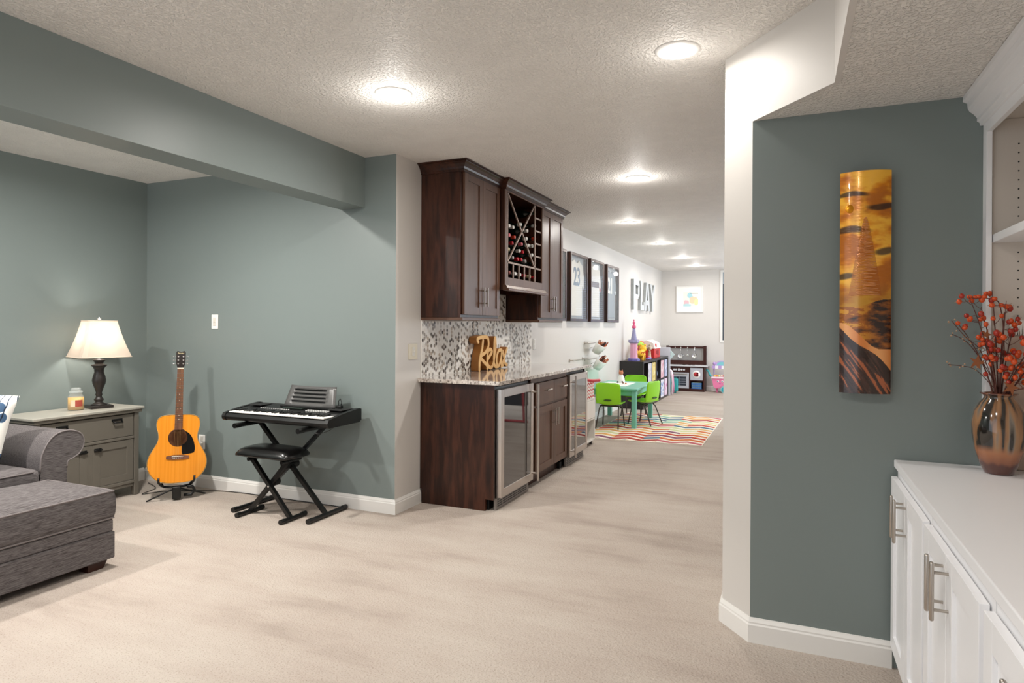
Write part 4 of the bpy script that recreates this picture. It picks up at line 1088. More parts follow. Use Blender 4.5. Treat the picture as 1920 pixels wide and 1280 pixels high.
vv = mm.coords((9, 9, 9), rot=(0, RD(30), 0)); vo = mm.n('ShaderNodeTexVoronoi'); vo.inputs['Scale'].default_value = 1.25; vo.inputs['Randomness'].default_value = .7; mm.l(vv, vo.inputs['Vector'])
wv = mm.n('ShaderNodeTexWave'); wv.inputs['Scale'].default_value = 1.9; wv.inputs['Distortion'].default_value = 2.5; mm.l(mm.coords((1, 1, 1)), wv.inputs['Vector']); wv.inputs['Scale'].default_value = 9
c1_ = mm.ramp(vo.outputs['Distance'], [(0, '3d5876'), (.33, '4a6b8e'), (.36, 'f1efe9')], 'CONSTANT')
c2_ = mm.ramp(wv.outputs['Fac'], [(0, '31435a'), (.05, 'ffffff')], 'CONSTANT')
mx = mm.n('ShaderNodeMix', data_type='RGBA', blend_type='MULTIPLY'); mx.inputs['Factor'].default_value = 1; mm.l(c1_, mx.inputs['A']); mm.l(c2_, mx.inputs['B']); mm.l(mx.outputs['Result'], mm.b.inputs['Base Color'])
po = pw.build('throw_pillow', mm.m); tag(po, 'white throw pillow with blue blob print on the charcoal sofa', 'pillow')
po.location = (-4.42, 2.195, .74); po.rotation_euler = (RD(-16), RD(8), RD(40))

# ---- keyboard on X stand, bench
ks = thing('keyboard_stand', (-3.33, 3.66, 0), 'black X-frame stand under the electronic keyboard', 'keyboard stand')
KZ = .655; ya, yb = 3.50, 3.80
for y, xb, xt in ((3.675, -3.67, -3.03), (3.645, -2.99, -3.60)):
    MB().prism([(xb-.018, .02), (xb+.018, .02), (xt+.018, KZ-.022), (xt-.018, KZ-.022)], y-.0145, y+.0145, 'y').build('cross_tube', M_bkm, ks)
for x in (-3.67, -2.99):
    MB().cyl((x, 3.48, .017), (x, 3.84, .017), .0165, n=12).cyl((x, 3.455, .0185), (x, 3.50, .0185), .0185, n=12).cyl((x, 3.82, .0185), (x, 3.865, .0185), .0185, n=12).build('foot', M_bkm, ks)
for x in (-3.60, -3.03):
    MB().cyl((x, 3.42, KZ-.018), (x, 3.80, KZ-.018), .0165, n=12).cyl((x, 3.40, KZ-.0185), (x, 3.45, KZ-.0185), .0182, n=12).build('support_arm', M_bkm, ks)
MB().cyl((-3.325, 3.59, .34), (-3.325, 3.72, .34), .03, n=20).build('pivot_knob', M_bk, ks)
kb = thing('electronic_keyboard', (-3.33, 3.66, KZ), 'black electronic keyboard with music rest on its X-frame stand by the blue wall', 'keyboard')
kx0, kx1, ky0, ky1 = -3.80, -2.84, 3.48, 3.84
rt = lambda dx=0: None
body = MB().prism([(ky0, KZ+.012), (ky0-.004, KZ+.03), (ky0+.006, KZ+.05), (ky0+.03, KZ+.056), (ky0+.13, KZ+.058), (ky0+.14, KZ+.075), (ky1-.02, KZ+.096), (ky1, KZ+.09), (ky1, KZ+.02), (ky1-.02, KZ), (ky0+.02, KZ)], kx0+.03, kx1-.03, 'x').build('body', M_bk, kb)
for xa, xb2 in ((kx0, kx0+.0295), (kx1-.0295, kx1)):
    MB().prism([(ky0-.004, KZ+.01), (ky0-.01, KZ+.032), (ky0+.004, KZ+.056), (ky0+.05, KZ+.064), (ky0+.15, KZ+.08), (ky1-.02, KZ+.1), (ky1+.004, KZ+.094), (ky1+.004, KZ+.016), (ky1-.02, KZ), (ky0+.01, KZ)], xa, xb2, 'x').build('end_cap', M_bk, kb)
wk = MB(); nk_ = 36; kw = (kx1-kx0-.10)/nk_
for i in range(nk_): wk.box(kx0+.05+i*kw+.0006, kx0+.05+(i+1)*kw-.0006, ky0+.012, ky0+.138, KZ+.0585, KZ+.066, .0012, 1)
wk.build('white_keys', P('efece6', .25), kb)
bk_ = MB()
for i in range(nk_-1):
    if i % 7 in (0, 1, 3, 4, 5): bk_.box(kx0+.05+(i+1)*kw-.006, kx0+.05+(i+1)*kw+.006, ky0+.06, ky0+.138, KZ+.0662, KZ+.0775, .0015, 1)
bk_.build('black_keys', P('0e0e0e', .2), kb)
pn = MB(); random.seed(2)
pn.box(-3.42, -3.24, ky0+.20, ky0+.25, KZ+.0862, KZ+.0905)
pn.build('display', P('38423c', .2), kb)
bt = MB()
for i in range(9):
    for j in range(2): bt.box(-3.18+i*.022, -3.165+i*.022, ky0+.165+j*.022, ky0+.174+j*.022, KZ+.080+j*.004, KZ+.085+j*.004)
for i in range(14): bt.box(-3.60+i*.02, -3.59+i*.02, ky0+.165, ky0+.172, KZ+.08, KZ+.084)
bt.build('button', P('d5d5d2', .4), kb)
sp = MB()
for xa in (kx0+.05, kx1-.17): sp.box(xa, xa+.12, ky0+.20, ky1-.03, KZ+.091, KZ+.0965, .002, 1)
sp.build('speaker_grille', P('1f1f1f', .6), kb)
text('panel_lettering', 'KEYBOARD' if False else '', .01, .0002, P('cfcfcf', .4), Matrix.Identity(4), kb) if False else None
# music rest
mr = MB(); Rm = Matrix.Translation((-3.235, 3.745, KZ+.0895)) @ Matrix.Rotation(RD(-20), 4, 'X')
nx_ = 16
def restpt(u, v_, o_): 
    w2 = .235-.035*v_*0
    return Rm @ Vector(((u-.5)*(.47-.05*v_)-0*v_, .018*sin(pi*u)*(-1)*v_+o_, .002+v_*(.165-.010*sin(pi*u))))
slots = [(.22, .30), (.40, .48), (.58, .66), (.76, .84)]
vsn = [0]+[q for s_ in slots for q in s_]+[1]
for j in range(len(vsn)-1):
    for i in range(nx_):
        if j % 2 == 1 and 2 <= i < nx_-3: continue
        a, b, c_, d_ = [(i/nx_, vsn[j]), ((i+1)/nx_, vsn[j]), ((i+1)/nx_, vsn[j+1]), (i/nx_, vsn[j+1])]
        mr._new([restpt(*a, 0), restpt(*b, 0), restpt(*c_, 0), restpt(*d_, 0)], [(0, 1, 2, 3)], True)
bmesh.ops.remove_doubles(mr.bm, verts=mr.bm.verts[:], dist=1e-5)
ro_ = mr.build('music_rest', plain('reflection_grey_plastic', '5c5b5a', .25), kb)  # grey base colour stands in for reflections on the black rest
md = ro_.modifiers.new('s', 'SOLIDIFY'); md.thickness = .003
bkp = MB()  # dark plates added behind the slots in place of recess shade
for j in range(4):
    v0_, v1_ = slots[j]
    bkp._new([restpt(u, v_, .006) for u, v_ in ((.11, v0_-.01), (.84, v0_-.01), (.84, v1_+.01), (.11, v1_+.01))], [(0, 1, 2, 3)])
    bkp._new([restpt(u, v_, .0075) for u, v_ in ((.11, v0_-.01), (.84, v0_-.01), (.84, v1_+.01), (.11, v1_+.01))], [(0, 1, 2, 3)])
bkp.build('slot_shade_plate', M_bk, ro_)
MB().box(-3.48, -2.995, 3.715, 3.752, KZ+.088, KZ+.100, .002, 1).build('rest_ledge', M_bk, kb)
hm = thing('clip_on_lamp', (-2.99, 3.77, KZ+.097), 'small black clip beside the music rest on the keyboard', 'clip')
MB().box(-3.0, -2.955, 3.755, 3.785, KZ+.0985, KZ+.118, .004, 2).tube([(-2.985, 3.77, KZ+.116), (-2.99, 3.775, KZ+.15), (-2.97, 3.77, KZ+.165), (-2.955, 3.765, KZ+.14), (-2.965, 3.77, KZ+.118)], .003, 6).build('clip_body', M_bk, hm)
single(MB().tube([tuple(p) for p in smooth_path([(-2.90, 3.62, KZ-.006), (-2.88, 3.55, KZ-.02), (-2.90, 3.47, KZ-.035), (-2.95, 3.46, KZ-.03), (-2.965, 3.49, KZ-.008)], 5)], .0016, 6), 'adapter_cord', M_bk, 'thin black cord dangling under the right end of the keyboard', 'cable', loc=(-2.92, 3.5, KZ-.02))
# bench
bn = thing('keyboard_bench', (-3.35, 3.50, 0), 'black padded folding bench in front of the keyboard stand', 'stool')
bz = .43; bm_ = MB(); nx, ny = 20, 14; bx0_, bx1_, by0_, by1_ = -3.61, -3.115, 3.385, 3.66
def se(t): return abs(t)
ring_t = []; v = []
for i in range(nx+1):
    for j in range(ny+1):
        u, w2 = -1+2*i/nx, -1+2*j/ny
        # rounded rectangle mapping
        uu = u*math.sqrt(1-.18*w2*w2*abs(u)); ww = w2*math.sqrt(1-.18*u*u*abs(w2))
        z = bz+.014+.05*(max(0, 1-abs(u)**5)*max(0, 1-abs(w2)**4))**.5
        v.append(Vector(((bx0_+bx1_)/2+uu*(bx1_-bx0_)/2, (by0_+by1_)/2+ww*(by1_-by0_)/2, z)))
nt = len(v); v += [Vector((p.x, p.y, bz)) for p in v]
fs = [(i*(ny+1)+j, (i+1)*(ny+1)+j, (i+1)*(ny+1)+j+1, i*(ny+1)+j+1) for i in range(nx) for j in range(ny)]
fs += [tuple(nt+q for q in f) for f in fs]
def idx(i, j): return i*(ny+1)+j
per = [idx(i, 0) for i in range(nx+1)]+[idx(nx, j) for j in range(1, ny+1)]+[idx(i, ny) for i in range(nx-1, -1, -1)]+[idx(0, j) for j in range(ny-1, 0, -1)]
fs += [(per[k], per[(k+1) % len(per)], nt+per[(k+1) % len(per)], nt+per[k]) for k in range(len(per))]
bm_._new(v, fs, True); bm_.build('seat', M_vinyl, bn)
MB().box(-3.52, -3.20, 3.43, 3.62, bz-.012, bz-.0005).build('seat_plate', M_bkm, bn)
for y, xb, xt in ((3.50, -3.545, -3.20), (3.47, -3.15, -3.50)):
    MB().prism([(xb-.018, .02), (xb+.018, .02), (xt+.018, bz-.025), (xt-.018, bz-.025)], y-.014, y+.014, 'y').build('cross_tube', M_bkm, bn)
for x in (-3.545, -3.15):
    MB().cyl((x, 3.39, .016), (x, 3.60, .016), .0155, n=12).cyl((x, 3.37, .0175), (x, 3.41, .0175), .0175, n=12).cyl((x, 3.58, .0175), (x, 3.62, .0175), .0175, n=12).build('foot', M_bkm, bn)
for x in (-3.50, -3.20): MB().cyl((x, 3.43, bz-.026), (x, 3.62, bz-.026), .0135, n=10).build('seat_bar', M_bkm, bn)
MB().cyl((-3.33, 3.452, .225), (-3.33, 3.445, .225), .007, n=12).build('bolt', M_chrome, bn)
MB().cyl((-3.35, 3.515, .24), (-3.35, 3.56, .24), .028, n=18).build('adjust_knob', M_bk, bn)

# ============================================================ CORRIDOR WALL: jersey frames, PLAY letters, rails
def jersey_frame(y0, y1, label, paint_fn, grp='jersey display frames'):
    z0, z1, xf = 1.42, 2.30, -2.528
    t = thing('jersey_frame', (WX, (y0+y1)/2, (z0+z1)/2), label, 'picture frame', grp)
    m = MB(); w_ = .035
    for a, b, c, d in ((y0, y0+w_, z0, z1), (y1-w_, y1, z0, z1), (y0+w_, y1-w_, z0, z0+w_), (y0+w_, y1-w_, z1-w_, z1)): m.box(WX+.001, xf, a, b, c, d, .003, 1)
    m.build('frame', M_wood, t)
    MB().box(WX+.001, WX+.008, y0+w_, y1-w_, z0+w_, z1-w_).build('backing', P('a9adb0', .8), t)
    MB().box(xf-.008, xf-.005, y0+w_, y1-w_, z0+w_, z1-w_).build('glass', M_glass, t)
    paint_fn(t, y0+w_+.02, y1-w_-.02, z0+w_+.04, z1-w_-.04)
    return t
def jersey(t, y0, y1, z0, z1, col, sleeve=None, collar=None):
    yc = (y0+y1)/2; W = (y1-y0)/2; H = z1-z0
    # torso with shoulders; sleeves folded down
    pl_ = [(yc-W*.72, z0), (yc+W*.72, z0), (yc+W*.74, z0+H*.55), (yc+W*.98, z0+H*.50), (yc+W, z0+H*.72), (yc+W*.8, z0+H*.92), (yc+W*.3, z0+H), (yc+W*.14, z0+H*.95), (yc-W*.14, z0+H*.95), (yc-W*.3, z0+H), (yc-W*.8, z0+H*.92), (yc-W, z0+H*.72), (yc-W*.98, z0+H*.50), (yc-W*.74, z0+H*.55)]
    j = MB().prism(pl_, WX+.0085, WX+.022, 'x').build('jersey', fabric('jersey_fabric_'+col, col, col), t)
    if collar: MB().tube([(WX+.022, yc-W*.3, z0+H*.985), (WX+.026, yc-W*.12, z0+H*.93), (WX+.026, yc+W*.12, z0+H*.93), (WX+.022, yc+W*.3, z0+H*.985)], .008, 8).build('collar', P(collar, .7), j)
    if sleeve:
        for s in (-1, 1): MB().prism([(yc+s*W*.985, z0+H*.50), (yc+s*W*.75, z0+H*.545), (yc+s*W*.752, z0+H*.60), (yc+s*W*.99, z0+H*.56)], WX+.0222, WX+.024, 'x').build('sleeve_band', P(sleeve, .7), j)
    return j
def num(j, s, y, z, size, col, sx=.9): text('number', s, size, .001, P(col, .7), T(WX+.0235, y, z), j, sx=sx, off=size*.02)
def jf1(t, y0, y1, z0, z1):
    j = jersey(t, y0, y1, z0+.1, z1, '6f8d87', None, 'f0f0f0')
    MB().prism([(y0+.02, z0+.62), (y0+.3, z0+.60), (y1-.1, z0+.42), (y1-.12, z0+.30), (y0+.25, z0+.48), (y0+.02, z0+.5)], WX+.0222, WX+.025, 'x').build('shoulder_stripe', P('d2462e', .7), j)
    MB().prism([(y0+.02, z0+.5), (y0+.25, z0+.47), (y0+.35, z0+.36), (y0+.02, z0+.36)], WX+.0222, WX+.025, 'x').build('green_panel', P('2f6b46', .7), j)
    MB().box(WX+.0225, WX+.024, y0+.15, y1-.2, z0+.02, z0+.33).build('certificate', P('e6ebe6', .6), j)
def jf2(t, y0, y1, z0, z1):
    j = jersey(t, y0, y1, z0, z1, 'dedbd3')
    num(j, '23', (y0+y1)/2, z0+.50, .33, '6d7f93')
def jf3(t, y0, y1, z0, z1):
    j = jersey(t, y0, y1, z0, z1, 'd8d4cd', 'b0392e', None)
    MB().prism([((y0+y1)/2-.2, z0+.42), ((y0+y1)/2+.2, z0+.42), ((y0+y1)/2+.2, z0+.50), ((y0+y1)/2-.2, z0+.50)], WX+.0222, WX+.024, 'x').build('chest_band', P('6a5a55', .7), j)
def jf4(t, y0, y1, z0, z1):
    j = jersey(t, y0, y1, z0, z1, '8f979e', 'd9dbdc')
    num(j, '21', (y0+y1)/2-.05, z0+.48, .34, 'e8e6df')
jersey_frame(6.80, 7.565, 'dark wood jersey frame nearest the bar, green, white and red jersey', jf1)
jersey_frame(7.72, 8.47, 'dark wood jersey frame with white jersey number 23', jf2)
jersey_frame(8.62, 9.31, 'dark wood jersey frame with pale jersey and red sleeve bands', jf3)
jersey_frame(9.50, 10.22, 'dark wood jersey frame farthest from the bar, grey jersey with white numerals', jf4)
# PLAY
M_galv = plain('galvanised_metal', 'a7aaaa', .35, .5, var=.25, scale=12)
M_galf = plain('pale_galvanised_face', 'c9cdd0', .45, .2, var=.15, scale=12)
zb, zt_ = 1.662, 2.205; H_ = zt_-zb
def letter(ch, y0, y1):
    W = y1-y0
    def mp(l): return [(y0+a*W, zb+b*H_) for a, b in l]
    polys = {'P': [[(0, 0), (.3, 0), (.3, 1), (0, 1)], [(.3, .82), (.8, .82), (1, .72), (.8, 1), (.3, 1)], [(.8, .82), (1, .72), (1, .5), (.8, .4), (.72, .55), (.72, .72)][::1], [(.3, .36), (.8, .36), (.8, .52), (.3, .52)], [(.8, 1), (1, .88), (1, .72), (.8, .82)]],
             'L': [[(0, 0), (.38, 0), (.38, 1), (0, 1)], [(.38, 0), (1, 0), (1, .3), (.8, .3), (.8, .18), (.38, .18)]],
             'A': [[(0, 0), (.28, 0), (.55, 1), (.3, 1)], [(.72, 0), (1, 0), (.7, 1), (.45, 1)], [(.28, .2), (.72, .2), (.68, .38), (.32, .38)]],
             'Y': [[(.36, 0), (.64, 0), (.64, .5), (.36, .5)], [(.36, .42), (.6, .5), (.26, 1), (0, 1)], [(.4, .5), (.64, .42), (1, 1), (.74, 1)]]}
    t = thing('wall_letter', (WX, (y0+y1)/2, zb), 'galvanised metal letter %s of the wall sign %s' % (ch, {'P': 'PLAY, nearest the jersey frames', 'L': 'PLAY, second letter', 'A': 'PLAY, third letter', 'Y': 'PLAY, nearest the far corner'}[ch]), 'wall letter', 'metal letters spelling PLAY')
    m = MB(); f = MB()
    for i, p in enumerate(polys[ch]): m.prism(mp(p), WX+.001+.0003*i, WX+.052-.0003*i, 'x'); f.prism(mp(p), WX+.0525, WX+.0545-.0002*i, 'x')
    m.build('letter_body', M_galv, t); f.build('letter_face', M_galf, t)
for ch, a, b in (('P', 11.50, 11.98), ('L', 12.08, 12.42), ('A', 12.46, 12.96), ('Y', 12.98, 13.52)): letter(ch, a*.985, b*.985)
# abstract print on the far wall
ar = thing('framed_print', (-1.98, FY_, 1.955), 'white framed abstract watercolour print on the far wall', 'picture')
ax0, ax1, az0, az1 = -2.262, -1.70, 1.672, 2.243
m = MB()
for a, b, c, d in ((ax0, ax0+.02, az0, az1), (ax1-.02, ax1, az0, az1), (ax0+.02, ax1-.02, az0, az0+.02), (ax0+.02, ax1-.02, az1-.02, az1)): m.box(a, b, FY_-.03, FY_-.001, c, d)
m.build('frame', M_white, ar)
MB().box(ax0+.02, ax1-.02, FY_-.012, FY_-.002, az0+.02, az1-.02).build('mat_board', P('f4f3ef', .7), ar)
sp = MB(); random.seed(9)
cxp, czp = -1.96, 1.955; G_ = 26; s_ = .155
for i in range(G_):
    for j in range(G_):
        u, v_ = (i+.5)/G_*2-1, (j+.5)/G_*2-1
        c = srgb('eceae2'); n1 = fbm(u*1.2+3, v_*1.2, 2)*.25
        if (u+.05)**2/.12+(v_-.5)**2/.18 < 1+n1*3: c = srgb('a7d3dc')
        if (u-.35)**2/.4+(v_+.12)**2/.2 < 1+n1*3: c = srgb('edcfae')
        if (u+.6)**2/.16+(v_+.45)**2/.12 < 1+n1*2: c = srgb('e3b9c0')
        if (u+.5)**2/.3+(v_+.85)**2/.05 < 1: c = srgb('b6d9dd')
        if abs(v_-.82) < .06 and u > -.1: c = srgb('8f8a86')
        if (u-.75)**2/.08+(v_+.4)**2/.2 < 1+n1: c = srgb('dfe3a8')
        x0 = cxp+u*s_; z0 = czp+v_*s_; d = s_/G_
        sp.quad([(x0-d, FY_-.0125, z0-d), (x0+d, FY_-.0125, z0-d), (x0+d, FY_-.0125, z0+d), (x0-d, FY_-.0125, z0+d)], col=c)
sp.build('artwork', M_print, ar)
# art rails with hanging buckets
def rail_(y0, y1, z, label):
    t = thing('wall_rail', (WX, (y0+y1)/2, z), label, 'rail', 'steel wall rails over the play table')
    MB().cyl((WX+.055, y0, z), (WX+.055, y1, z), .008, n=10).build('bar', M_nickel, t)
    for y in (y0+.02, y1-.02): MB().cyl((WX+.001, y, z), (WX+.055, y, z), .007, n=10).cyl((WX+.001, y, z), (WX+.008, y, z), .022, n=14).build('bracket', M_nickel, t)
rail_(7.85, 8.45, .915, 'short steel wall rail just beyond the granite counter')
rail_(8.50, 9.42, 1.125, 'steel wall rail behind the upper white pencil bucket')
rail_(8.52, 9.30, .905, 'steel wall rail behind the lower white pencil bucket')
def bucket(y, z, label, wd, seed):
    x = WX+.16; loc = (x, y, z)
    t = thing('pencil_bucket', loc, label, 'bucket', 'white buckets hanging on wall rails')
    Mt = Matrix.Rotation(RD(38), 4, 'Y') @ Matrix.Diagonal((.72, wd, .82, 1))
    MB().lathe([(1e-6, -.09), (.075, -.09), (.105, .085), (.10, .088), (.072, -.08), (1e-6, -.08)], loc, 28, M=Mt).build('bucket_body', P('eef0ec', .3), t)
    MB().tube([(WX+.06, y-.1, z+.0), (WX+.06, y, z+.012), (WX+.06, y+.1, z)], .004, 6).build('hook', M_nickel, t)
    random.seed(seed); cs = ['8e3b26', 'b4522c', '3a2a26', 'd07a52', '5e3b2d', 'e0b69a']
    for i in range(26):
        a = random.uniform(0, 6.28); r = random.uniform(0, .07)
        p0 = Vector(loc)+(Mt @ Vector((cos(a)*r*.6, sin(a)*r*.6, -.07))); p1 = Vector(loc)+(Mt @ Vector((cos(a)*r*1.3, sin(a)*r*1.3, .10+random.uniform(0, .045))))
        MB().cyl(p0, p1, .011, .008, 6).build('marker', P(cs[i % 6], .4), t)
bucket(8.70, 1.055, 'upper white bucket of markers hanging on the wall rail', 1.7, 1)
bucket(8.74, .835, 'lower white bucket of markers hanging on the wall rail', 1.9, 2)
single(MB().box(WX+.001, WX+.03, 8.62, 9.14, .56, .752, .004, 2), 'aqua_panel', P('b9cdbf', .35), 'pale aqua panel on the wall below the pencil buckets', 'board', loc=(WX, 8.9, .56))  # thin pale aqua slab against the wall

# white side cabinet beyond the bar
wc = thing('toy_cubby', (-2.30, 6.87, 0), 'white low cubby with drawer just beyond the dark bar end panel', 'cabinet')
y0, y1, x0, x1, zt2 = 6.56, 7.22, WX+.001, -2.06, .535
m = MB().box(x0, x1, y0, y0+.018, .05, zt2-.0185).box(x0, x1, y1-.018, y1, .05, zt2-.0185).box(x0, x1, y0, y1, zt2-.018, zt2).box(x0, x1, y0+.018, y1-.018, .05, .068).box(x0, x0+.01, y0+.018, y1-.018, .068, zt2-.018).box(x0+.01, x1, y0+.018, y1-.018, .29, .305)
m.build('body', P('ece8e0', .4), wc)
MB().box(x1-.3, x1+.004, y0+.021, y1-.021, .31, zt2-.022, .002, 1).build('drawer', P('efeae3', .4), wc)
for y in (y0+.04, y1-.04):
    for x in (x0+.04, x1-.04): MB().cyl((x, y, 0), (x, y, .0495), .018, n=12).build('caster', P('55504c', .5), wc)
# chevron tote
tt = thing('chevron_tote', (-2.26, 6.95, zt2), 'red and white chevron toy bag on the white cubby', 'bag')
cm_ = MB(); ty0, ty1, tx0, tx1 = 6.66, 7.20, -2.44, -2.068; th_ = .19
ny2 = 12; nz2 = 10; rr_ = srgb('cc4038'); wh_ = srgb('f1ece6'); pkk = srgb('e7a9a0')
for i in range(ny2):
    for j in range(nz2):
        a, b = ty0+(ty1-ty0)*i/ny2, ty0+(ty1-ty0)*(i+1)/ny2; z0 = zt2+.001+th_*j/nz2; z1 = zt2+.001+th_*(j+1)/nz2
        s0_ = .018*(1 if i % 2 else 0)
        c = (rr_, wh_, pkk, wh_)[(j) % 4] 
        zc = lambda z: min(max(z, zt2+.001), zt2+th_)
        cm_.quad([(tx1, a, zc(z0+(.018 if i % 2 else 0))), (tx1, b, zc(z0+(0 if i % 2 else .018))), (tx1, b, zc(z1+(0 if i % 2 else .018))), (tx1, a, zc(z1+(.018 if i % 2 else 0)))], col=c)
cm_.box(tx0, tx1-.001, ty0, ty1, zt2+.001, zt2+th_, col=wh_)
cm_.build('bag_body', M_print, tt)
MB().tube([tuple(p) for p in smooth_path([(-2.15, 6.75, zt2+th_-.005), (-2.10, 6.85, zt2+th_+.035), (-2.04, 7.0, zt2+th_+.02), (-2.0, 7.18, zt2+th_+.012)], 4)], .016, 8).build('handle', P('d22c3c', .5), tt)

# ------------------------------------------------------------ play table, chairs, rug
rug = MB(); RX0, RX1, RY0, RY1 = -2.32, -.90, 7.545, 9.98; cells = 8; dx = (RX1-RX0)/cells
random.seed(21); palr = ['bb4a3c', 'cf7446', 'ddb47c', 'cdd0a0', '4f8f88', '557389', '85566f', 'bf6a74', 'd9a466', '8fb8a4', 'a9453f']
stripe = .098; gap = .075; amp = .115; cream = srgb('efe6d8')
pitch = stripe+gap; nst = int((RY1-RY0)/pitch)+2
ZR = .011
def zig(k): return amp if k % 2 else 0
from bisect import bisect
cols_s = []
for s in range(nst):
    k = 0; lst = []
    while k < cells:
        L = random.choice([1, 2, 2, 3]); lst += [random.choice(palr)]*L; k += L
    cols_s.append(lst)
def clipq(pts, z, col):
    # clip polygon to RY0..RY1
    for lim, sg_ in ((RY0+.012, 1), (RY1-.012, -1)):
        out_ = []
        for i in range(len(pts)):
            a, b = pts[i], pts[(i+1) % len(pts)]; ia = (a[1]-lim)*sg_ >= 0; ib = (b[1]-lim)*sg_ >= 0
            if ia: out_.append(a)
            if ia != ib:
                t = (lim-a[1])/(b[1]-a[1]); out_.append((a[0]+(b[0]-a[0])*t, lim))
        pts = out_
        if len(pts) < 3: return
    rug._new([Vector((x, y, z)) for x, y in pts], [tuple(range(len(pts)))], False, col)
for s in range(-1, nst):
    for k in range(cells):
        a, b = RX0+.01+k*(RX1-RX0-.02)/cells, RX0+.01+(k+1)*(RX1-RX0-.02)/cells; base = RY0+s*pitch
        clipq([(a, base+zig(k)), (b, base+zig(k+1)), (b, base+zig(k+1)+stripe), (a, base+zig(k)+stripe)], ZR, srgb(cols_s[s][k]))
rug.box(RX0, RX1, RY0, RY1, .0005, ZR-.0008, col=cream)
single(rug, 'area_rug', M_rug, 'multicolour zigzag chevron rug under the play table', 'rug', loc=((RX0+RX1)/2, (RY0+RY1)/2, 0), rc=False)

M_teal = P('6fb9a4', .4); M_lime = P('93dc22', .35); M_leg = plain('grey_metal_leg', '4b4542', .4, .5)
pt = thing('play_table', (-2.16, 9.0, ZR), 'aqua painted kids table on the chevron rug', 'table')
tx0, tx1, ty0, ty1, tz = -2.545, -1.835, 8.42, 9.60, .535
MB().box(tx0, tx1, ty0, ty1, tz-.03, tz, .008, 3).build('tabletop', M_teal, pt)
m = MB(); 
for a, b, c, d in ((tx0+.06, tx1-.06, ty0+.04, ty0+.058), (tx0+.06, tx1-.06, ty1-.058, ty1-.04)): m.box(a, b, c, d, tz-.10, tz-.031)
m.box(tx0+.04, tx0+.058, ty0+.06, ty1-.06, tz-.10, tz-.031).box(tx1-.058, tx1-.04, ty0+.06, ty1-.06, tz-.10, tz-.031); m.build('apron', M_teal, pt)
for x in (tx0+.02, tx1-.08):
    for y in (ty0+.02, ty1-.08): MB().box(x, x+.06, y, y+.06, ZR, tz-.0305, .004, 1).build('leg', M_teal, pt)
# chair prototype: local, seat faces -Y? (front = +y), origin at floor
def chair_proto(loc, rz, label):
    t = thing('kids_chair', loc, label, 'chair', 'lime green kids chairs at the play table', rz)
    sh = MB(); W = .165; D = .15
    prof = [(.165, .295), (.15, .31), (.05, .305), (-.06, .302), (-.115, .315), (-.145, .355), (-.158, .42), (-.168, .50), (-.176, .575), (-.180, .605)]
    nw = 12; v = []
    pf = smooth_path(prof, 3)
    L = len(pf)
    for i, p in enumerate(pf):
        t_ = i/(L-1)
        for j in range(nw+1):
            u = -1+2*j/nw; ww = W
            if t_ > .55: ww = W*(1.03-.0*(t_))
            if t_ > .80: ww = W*(1.03-.42*((t_-.80)/.20)**3)
            if t_ < .1: ww = W*(.88+t_)
            cur = (.022*u*u) if t_ < .45 else 0
            fwd = .03*u*u if t_ > .5 else 0
            v.append(Vector((u*ww, p.x+fwd, p.y+cur)))
    sh._new(v, [(i*(nw+1)+j, i*(nw+1)+j+1, (i+1)*(nw+1)+j+1, (i+1)*(nw+1)+j) for i in range(L-1) for j in range(nw)], True)
    so_ = sh.build('seat_shell', M_lime, t, world=False); md = so_.modifiers.new('s', 'SOLIDIFY'); md.thickness = .008
    MB().box(-.035, .035, -.2, -.188, .335+.10, .341+.10).build('handle_slot', P('4e7a12', .5), so_, world=False) if False else None
    MB().prism([(-.055, .375), (-.03, .366), (.03, .366), (.055, .375), (.03, .388), (-.03, .388)], -.166, -.150, 'y').build('vent_slot', P('2d4a08', .6), so_, world=False)
    for s in (-1, 1):
        MB().tube([(s*.15, .17, .007), (s*.13, .12, .25), (s*.125, .08, .288), (s*.12, 0, .291)], .0085, 8).build('leg', M_leg, t, world=False)
        MB().tube([(s*.15, -.19, .007), (s*.13, -.09, .25), (s*.125, -.05, .288), (s*.12, .02, .2905)], .0085, 8).build('leg', M_leg, t, world=False)
    MB().tube([(-.12, .05, .288), (.12, .05, .288)], .007, 8).tube([(-.12, -.05, .288), (.12, -.05, .288)], .007, 8).build('crossbar', M_leg, t, world=False)
    return t
cA = chair_proto((-2.185, 8.40, ZR), 0, 'lime green kids chair seen from behind at the near end of the aqua table')
dup(cA, (-1.83, 8.88, ZR), RD(70), 'lime green kids chair seen from the side at the right of the aqua table')
dup(cA, (-2.16, 9.66, ZR), RD(180), 'lime green kids chair at the far end of the aqua table')
# things on the table
single(MB().box(-2.47, -2.06, 8.72, 9.36, tz+.0005, tz+.0015), 'drawing_paper', P('eef0ee', .6), 'white sheet of paper on the aqua table', 'paper', loc=(-2.25, 9.0, tz))
ca = thing('cat_figurine', (-2.27, 9.32, tz+.002), 'small white figurine with orange head on the aqua table', 'figurine')
x, y, z = -2.27, 9.32, tz+.002
MB().lathe([(1e-6, 0), (.052, 0), (.058, .02), (.05, .06), (.036, .095), (.025, .115), (1e-6, .12)], (x, y, z), 20).build('body', P('f0eeea', .5), ca)
MB().ball((x, y, z+.14), .034, 8).cyl((x-.02, y, z+.16), (x-.024, y, z+.188), .011, .001, 8).cyl((x+.02, y, z+.16), (x+.024, y, z+.188), .011, .001, 8).build('head', P('c77a55', .6), ca)
MB().ball((x-.035, y-.04, z+.012), .012, 6).ball((x+.03, y-.045, z+.012), .012, 6).build('foot', P('4b3b36', .6), ca)
random.seed(8)
